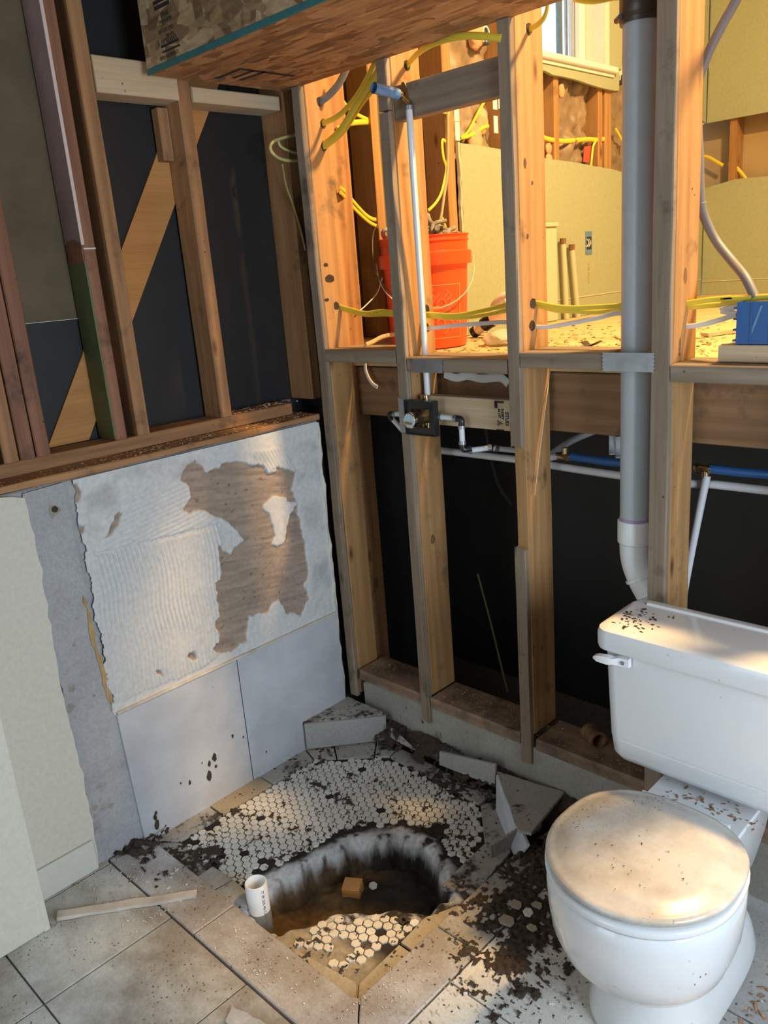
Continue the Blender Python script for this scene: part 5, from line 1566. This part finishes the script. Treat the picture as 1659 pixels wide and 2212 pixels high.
cable('thin_white_wire', [at(826, 600, 'x', -.02), at(815, 632, 'x', -.02), at(795, 655, 'x', .0), at(770, 678, 'x', .02)], 'romexw', 'thin white wire left of the bucket', .0022, .0022)
cable('tan_cable', [at(790, 745, 'z', 1.352), at(806, 738, 'z', 1.354), at(825, 728, 'z', 1.358), at(848, 723, 'z', 1.358), at(875, 722, 'z', 1.36)], 'tancable', 'tan cable lying on the floor plate left of the bucket', .0075, .004)
cable('white_cable', [at(789, 785, 'y', .135), at(790, 800, 'y', .13), at(797, 818, 'y', .125), at(806, 830, 'y', .12), at(815, 836, 'y', .115)], 'romexw', 'white cable end hanging under the first floor plate', .0065, .003)
cable('insulation_scrap', A([(960, 808), (985, 816), (1010, 812), (1040, 818), (1080, 816), (1098, 830)], 'y', .12), 'romexw', 'torn white paper scrap hanging under the second floor plate', .012, .002, 'paper')

# ================================================================== THINGS IN THE UPPER ROOM
BX, BY, BZ = .075, .475, 1.3025
bu = empty('bucket', (BX, BY, BZ), 'bright orange plastic bucket on the upper floor behind the second stud', 'bucket')
Hb = .372
latheo('bucket_body', [(.0001, .004), (.126, .004), (.130, .0), (.134, .004), (.148, .272), (.149, .276), (.163, .277), (.164, .281), (.164, .318), (.160, .322), (.152, .324), (.1525, .352), (.156, .354), (.157, .358), (.1535, .361), (.1545, Hb - .002), (.158, Hb), (.158, Hb + .003), (.150, Hb + .003), (.149, Hb - .004), (.128, .010), (.0001, .010)], (BX, BY, BZ), M['orange'], bu, seg=48)
ang0 = math.atan2(CAMP.y - BY, CAMP.x - BX) + .30
def bk(u, v, w):
    rr = .134 + .014 * (v / .27) + .0012 + w
    a = ang0 + u / .142
    return Vector((BX + rr * math.cos(a), BY + rr * math.sin(a), BZ + v))
bm = B()
def strip(u0, u1, v0, v1, n=8):
    pa = [bm.verts.new(bk(u0 + (u1 - u0) * k / n, v0, 0)) for k in range(n + 1)]
    pb = [bm.verts.new(bk(u0 + (u1 - u0) * k / n, v1, 0)) for k in range(n + 1)]
    for k in range(n): bm.faces.new((pa[k], pa[k + 1], pb[k + 1], pb[k]))
S = .086
strip(-S, S, .210, .2135); strip(-S, S, .033, .0365); 
strip(-S, -S + .0035, .0365, .210, 1); strip(S - .0035, S, .0365, .210, 1)
bmesh.ops.recalc_face_normals(bm, faces=bm.faces)
obj('logo_frame', bm, M['orange_print'], bu)
ca, sa_ = math.cos(-.785), math.sin(-.785)
for txt, off, sz in (('THE', .046, .036), ('HOME', .006, .054), ('DEPOT', -.040, .049)):
    def mp(u, v, w, off=off):
        u2, v2 = u * .95, v + off
        uu, vv = u2 * ca - v2 * sa_, u2 * sa_ + v2 * ca
        return bk(uu, .123 + vv, .0002)
    tb = text_bm(txt, sz, mp, .0001, 'CENTER', 1.05, .0022)
    obj('logo_letters', tb, M['orange_print'], bu)
# wire handle hanging on the side
a1 = math.atan2(RIGHT.y, RIGHT.x)
e1_, e2_ = Vector((BX, BY, BZ + .297)) + Vector((math.cos(a1), math.sin(a1), 0)) * .168, Vector((BX, BY, BZ + .297)) - Vector((math.cos(a1), math.sin(a1), 0)) * .168
fw = Vector((math.sin(a1), -math.cos(a1), 0))
hp = []
for k in range(17):
    t = math.pi * k / 16
    hp.append(Vector((BX, BY, BZ + .300)) + Vector((math.cos(a1), math.sin(a1), 0)) * (.170 * math.cos(t)) + fw * (.155 * math.sin(t) ** .7) - Vector((0, 0, .165 * math.sin(t) ** .8)))
bm = B(); tube(bm, hp, .0022, 8); obj('wire_handle', bm, M['chippale'], bu, smooth=50)
bm = B()
tube(bm, [hp[7], hp[8], hp[9]], .007, 10); obj('handle_grip', bm, M['orange_print'], bu, smooth=50)
# tangle in the bucket
rg = random.Random(21)
rt = bm = B()
for _ in range(26):
    a = rg.uniform(0, 6.28); r = rg.uniform(.0, .09)
    p = Vector((BX - .02 + r * math.cos(a), BY + .02 + r * math.sin(a), BZ + .33))
    pts = [p]
    for k in range(4): p = p + Vector((rg.gauss(0, .03), rg.gauss(0, .03), rg.uniform(.0, .035))); pts.append(p)
    tube(bm, smooth_path(pts, 4), rg.uniform(.004, .010), 7)
tag(obj('rag_tangle', bm, M['rag'], None, smooth=60), 'tangle of grey rags and cord heaped in the bucket', 'rags', kind='stuff')

# drain fitting lying on the floor
dr = empty('drain_trap', at(1050, 722, 'z', 1.3), 'white plastic drain trap with a black nut lying by the yellow wall', 'drain trap')
def dpt(px, py, up=0, dep=.78): 
    q = at(px, py, 'y', dep); return q
bm = B(); tube(bm, [dpt(1046, 702), dpt(1062, 690)], .027, 24); obj('black_nut', bm, M['blackplastic'], dr, smooth=40)
bm = B(); tube(bm, [dpt(1061, 690), dpt(1066, 687)], .031, 24); obj('nut_rim', bm, M['blackplastic'], dr, smooth=40)
bm = B(); tube(bm, [dpt(1030, 714), dpt(1045, 703)], .020, 24); obj('white_tail', bm, M['pvcwhite'], dr, smooth=40)
bm = B(); tube(bm, [dpt(1023, 719), dpt(1031, 713)], .022, 24, cap=True); obj('dark_opening', bm, M['blackplastic'], dr, smooth=40)
bm = B(); tube(bm, smooth_path([dpt(1066, 688), dpt(1078, 680), dpt(1092, 672), dpt(1105, 655)], 5), [.030] * 5 + [.029] * 11, 24); obj('trap_body', bm, M['vinyl'], dr, smooth=40)
bm = B(); tube(bm, smooth_path([dpt(1064, 676, dep=.86), dpt(1074, 655, dep=.86), dpt(1088, 643, dep=.86), dpt(1102, 640, dep=.86)], 5), .020, 20); obj('trap_bend', bm, M['vinyl'], dr, smooth=40)
bg = at(1083, 742, 'z', 1.305)
bm = B(); bmesh.ops.create_icosphere(bm, subdivisions=3, radius=1)
for v in bm.verts:
    n_ = v.co.normalized()
    k = .75 + .5 * float(fbm(np.array([n_.x * 3 + 2 * n_.z]), np.array([n_.y * 3]), 3)[0])
    v.co = Vector((bg.x + .065 * n_.x * k, bg.y + .065 * n_.y * k, 1.302 + max(0, .030 * (n_.z * k + .7))))
tag(obj('plastic_bag', bm, M['plastbag'], None, base=True), 'crumpled clear plastic bag on the floor beside the drain trap', 'bag')
# curled dark leaf and wood scraps on the upper floor
for lab, pts, w, mt in (('curled dark leaf on the upper floor left of the vent pipe', [at(1262, 738, 'y', .55), at(1270, 746, 'y', .53), at(1282, 744, 'y', .50), at(1298, 737, 'y', .50)], .012, 'rubber'), ('flat dark splinter on the upper floor in front of the leaf', [at(1265, 749, 'z', 1.306), at(1300, 751, 'z', 1.306)], .004, 'rubber')):
    bm = B(); tube(bm, smooth_path(pts, 5), w, 8, flat=.0025, up=(0, 1, .3)); tag(obj('dry_leaf' if 'leaf on' in lab else 'splinter', bm, M[mt], None, smooth=40), lab, 'leaf' if 'leaf on' in lab else 'splinter')
c0, c1 = at(1530, 725, 'z', 1.305), at(1597, 716, 'z', 1.305)
bm = B(); d_ = (c1 - c0).normalized(); n_ = Vector((-d_.y, d_.x, 0)) * .03
quadprism(bm, [Vector((*(c0).xy, 1.302)), Vector((*(c1).xy, 1.302)), Vector((*(c1 + n_).xy, 1.302)), Vector((*(c0 + n_).xy, 1.302))], Vector((0, 0, .010)))
tag(obj('wood_scrap', bm, M['wnew_x'], None, base=True), 'thin pale wood scrap on the upper floor left of the blue box', 'wood scrap')
# blue box on a wood block
tag(board('wood_block', 1.295, 1.75, .045, .134, 1.3215, 1.3590, 'x', M['wnew_x'], None, jit=.0004, base=True), 'pale sawn wood block on the floor plate under the blue box', 'wood block')
bb_ = empty('electrical_box', (1.42, .09, 1.3595), 'bright blue plastic electrical box standing on the pale wood block', 'electrical box')
bm = B()
box(bm, 1.330, 1.332, .050, .125, 1.3605, 1.450); box(bm, 1.332, 1.52, .050, .0525, 1.3605, 1.450); box(bm, 1.332, 1.52, .1225, .125, 1.3605, 1.450); box(bm, 1.518, 1.52, .0525, .1225, 1.3605, 1.450); box(bm, 1.332, 1.518, .0525, .1225, 1.3605, 1.363)
obj('box_body', bm, M['bluebox'], bb_)
for z in (1.366, 1.389, 1.412, 1.436):
    bm = B(); box(bm, 1.322, 1.3298, .052, .075, z, z + .004); obj('side_tab', bm, M['bluebox'], bb_)
bm = B(); box(bm, 1.36, 1.364, .0485, .0498, 1.364, 1.448); box(bm, 1.40, 1.403, .0485, .0498, 1.364, 1.448); obj('box_rib', bm, M['bluebox'], bb_)
bm = B(); q = [at(x, y, 'y', .0494) for x, y in ((1617, 728), (1622, 728), (1648, 660), (1643, 660))]
bm.faces.new([bm.verts.new(p) for p in q]); obj('scratch', bm, M['bluecap'], bb_)
# outlet box and painted pipes on the yellow wall
ob = empty('outlet_box', (-.05, 1.79, 1.58), 'small blue outlet box with bare wires set in the yellow wall', 'outlet box')
o0, o1 = at(1265, 500, 'x', -.048), at(1279, 549, 'x', -.048)
bm = B()
y0, y1, z1, z0 = o0.y, o1.y, o0.z, o1.z
box(bm, -.062, -.0475, y0, y0 + .008, z0, z1); box(bm, -.062, -.0475, y1 - .006, y1, z0, z1); box(bm, -.062, -.0475, y0 + .008, y1 - .006, z0, z0 + .022); box(bm, -.062, -.0475, y0 + .008, y1 - .006, z1 - .024, z1)
obj('box_rim', bm, M['bluecap'], ob)
boxo('box_inside', -.0497, -.0485, y0 + .006, y1 - .004, z0 + .02, z1 - .02, plain('dark_blue_inside', (.015, .03, .055), .6), ob)
for k, (dx, c_) in enumerate(((.014, 'romexw'), (.032, 'romexw'), (.022, 'rust'))):
    bm = B(); tube(bm, smooth_path([(-.047, y0 + dx - .006, z1 - .034), (-.043, y0 + dx + .006, (z0 + z1) / 2), (-.047, y0 + dx - .010, z0 + .034)], 5), .0022, 6); obj('bare_wire', bm, M[c_], ob, smooth=40)
for k, s_ in enumerate(('V', 'B', 'K', 'O')):
    p = at(1270, 566 + 11 * k, 'x', -.0492)
    obj('pencil_writing', text_bm(s_, .036, lambda u, v, w, p=p: Vector((-.0495 + w, p.y + v * .6, p.z - u)), .0002), M['pencil'], ww)
for px, py, pb, lab in ((1216, 521, 690, 'left of two thin painted pipes standing before the yellow wall'), (1235, 534, 688, 'right of two thin painted pipes standing before the yellow wall')):
    tp_ = at(px, py, 'x', -.025)
    r_ = empty('stub_pipe', (-.025, tp_.y, 1.301), lab, 'pipe')
    bm = B(); tube(bm, [(-.025, tp_.y + (.045 if px > 1220 else .02), 1.3015), (-.025, tp_.y, tp_.z - .012)], .0125, 14); obj('pipe_wall', bm, M['yedge'], r_, smooth=40)
    bm = B(); tube(bm, [(-.025, tp_.y, tp_.z - .012), (-.025, tp_.y, tp_.z + .012)], .014, 8); obj('pipe_cap', bm, M['rust'], r_, smooth=30)
cs0 = at(1201, 484, 'x', -.03)
pc = empty('painted_panel', (-.035, cs0.y - .06, 1.301), 'narrow cream painted board against the yellow wall beside the third stud', 'board')
boxo('board_face', -.048, -.026, cs0.y - .13, cs0.y, 1.3015, cs0.z - .012, M['yedge'], pc, .003)
boxo('board_cap', -.048, -.018, cs0.y - .135, cs0.y + .006, cs0.z - .0118, cs0.z + .006, M['yedge'], pc, .003)
# blue box high on the outer wall
hb = empty('switch_box', at(1040, 78, 'x', -.075), 'dark blue switch box with looped wires high on the outer studs', 'switch box')
h0, h1 = at(1022, 55, 'x', -.072), at(1060, 96, 'x', -.072)
boxo('box_body', -.13, -.072, h0.y, h1.y, h1.z, h0.z + .06, plain('slate_blue_plastic', (.05, .075, .12), .45), hb, .003)
bm = B(); tube(bm, smooth_path([at(1050, 90, 'x', -.066), at(1056, 70, 'x', -.064), at(1050, 57, 'x', -.064), at(1043, 66, 'x', -.066), at(1045, 90, 'x', -.066)], 6), .003, 8); obj('wire_loop', bm, M['romexw'], hb, smooth=40)
h2 = at(1338, 150, 'x', -.060)
h3 = empty('switch_box', h2, 'dark blue outlet box with white wires left of the vent pipe', 'switch box')
boxo('box_body', -.12, -.067, h2.y - .03, h2.y + .05, h2.z - .06, h2.z + .03, plain('navy_plastic', (.015, .02, .035), .45), h3, .003)
for k in range(3):
    bm = B(); tube(bm, smooth_path([(-.062, h2.y - .02 + .014 * k, h2.z - .045), (-.058, h2.y - .012 + .014 * k, h2.z), (-.062, h2.y + .004 + .012 * k, h2.z + .018), (-.062, h2.y + .012 + .012 * k, h2.z - .02)], 5), .003, 6); obj('bare_wire', bm, M['romexw'], h3, smooth=40)
# a leafy bush outside the upper window
bs = bm = B()
rg = random.Random(31)
for _ in range(520):
    c = Vector((-4.2 + rg.gauss(0, .35), 4.6 + rg.gauss(0, .45), 3.9 + rg.gauss(0, .35)))
    bm2 = [c + Vector((rg.gauss(0, .06), rg.gauss(0, .06), rg.gauss(0, .06))) for _ in range(3)]
    bm.faces.new([bm.verts.new(p) for p in bm2])
tube(bm, [(-4.2, 4.6, 1.0), (-4.2, 4.6, 3.9)], .05, 8)
tag(obj('garden_tree', bm, M['leaf'], None), 'pale green tree seen through the upper window', 'tree')
# painted knots: nail heads and screws on stud faces
# wear on the old grey plaster: a pipe hole, chipped spots
for px, py, r in ((118, 1104, .020), (155, 1490, .012), (152, 1530, .014), (148, 1575, .010), (205, 1745, .012), (240, 1740, .010), (160, 1395, .006)):
    c = at(px, py, 'x', -.004)
    rg = random.Random(px)
    prismo('plaster_chip', [(c.y + r * rg.uniform(.5, 1.1) * math.cos(a * .7), c.z + r * rg.uniform(.5, 1.3) * math.sin(a * .7)) for a in range(9)], -.0045, -.0034, M['mudmark'] if 'mudmark' in M else M['stem'], kw, 'x')
c = at(118, 1100, 'x', -.004)
latheo('anchor_hole', [(.0001, .0), (.0075, .0), (.0085, .001), (.0075, .002), (.0001, .0015)], (-.0034, c.y, c.z), M['soil'], kw, 'x', 14)

# drilled holes where the cables pass, knots and scorch marks on the stud faces
HOLES = (('b', .0384, ((690, 219), (698, 267), (700, 316), (727, 661))), ('c', .3924, ((879, 141), (922, 669), (922, 709))), ('d', .7954, ((1143, 62), (1152, 655), (1150, 704))), ('e', 1.2024, ((1482, 656), (1482, 704))))
for k_, x, lst in HOLES:
    for px, py in lst:
        c = at(px, py, 'x', x)
        rg = random.Random(px * 7 + py)
        prismo('drill_hole', [(c.y + .0125 * math.cos(a * .628) * rg.uniform(.85, 1.15), c.z + .0135 * math.sin(a * .628) * rg.uniform(.85, 1.2)) for a in range(10)], x - .001, x + .0004, M['knotdark'], bw, 'x')
for x, px, py, ry, rz in ((1.2024, 1480, 596, .016, .030), (.7954, 1140, 510, .004, .006), (.7954, 1134, 352, .006, .012), (.7954, 1150, 395, .004, .005), (.3924, 935, 1165, .010, .016), (1.2024, 1468, 745, .008, .028), (.7954, 1170, 1400, .008, .016), (.7954, 1165, 1560, .004, .004), (.0384, 712, 602, .020, .012), (.0384, 704, 572, .010, .006), (.0384, 706, 648, .010, .006)):
    c = at(px, py, 'x', x)
    rg = random.Random(px + py)
    def blob(f): return [(c.y + ry * f * math.cos(a * .5236) * rg.uniform(.8, 1.15), c.z + rz * f * math.sin(a * .5236) * rg.uniform(.8, 1.15)) for a in range(12)]
    prismo('knot', blob(1.0), x - .001, x + .0003, M['knotdark' if px < 720 else 'knot'], bw, 'x')
    if rz > .012 and px > 720: prismo('knot', blob(.62), x - .001, x + .0006, M['knotcore'], bw, 'x')
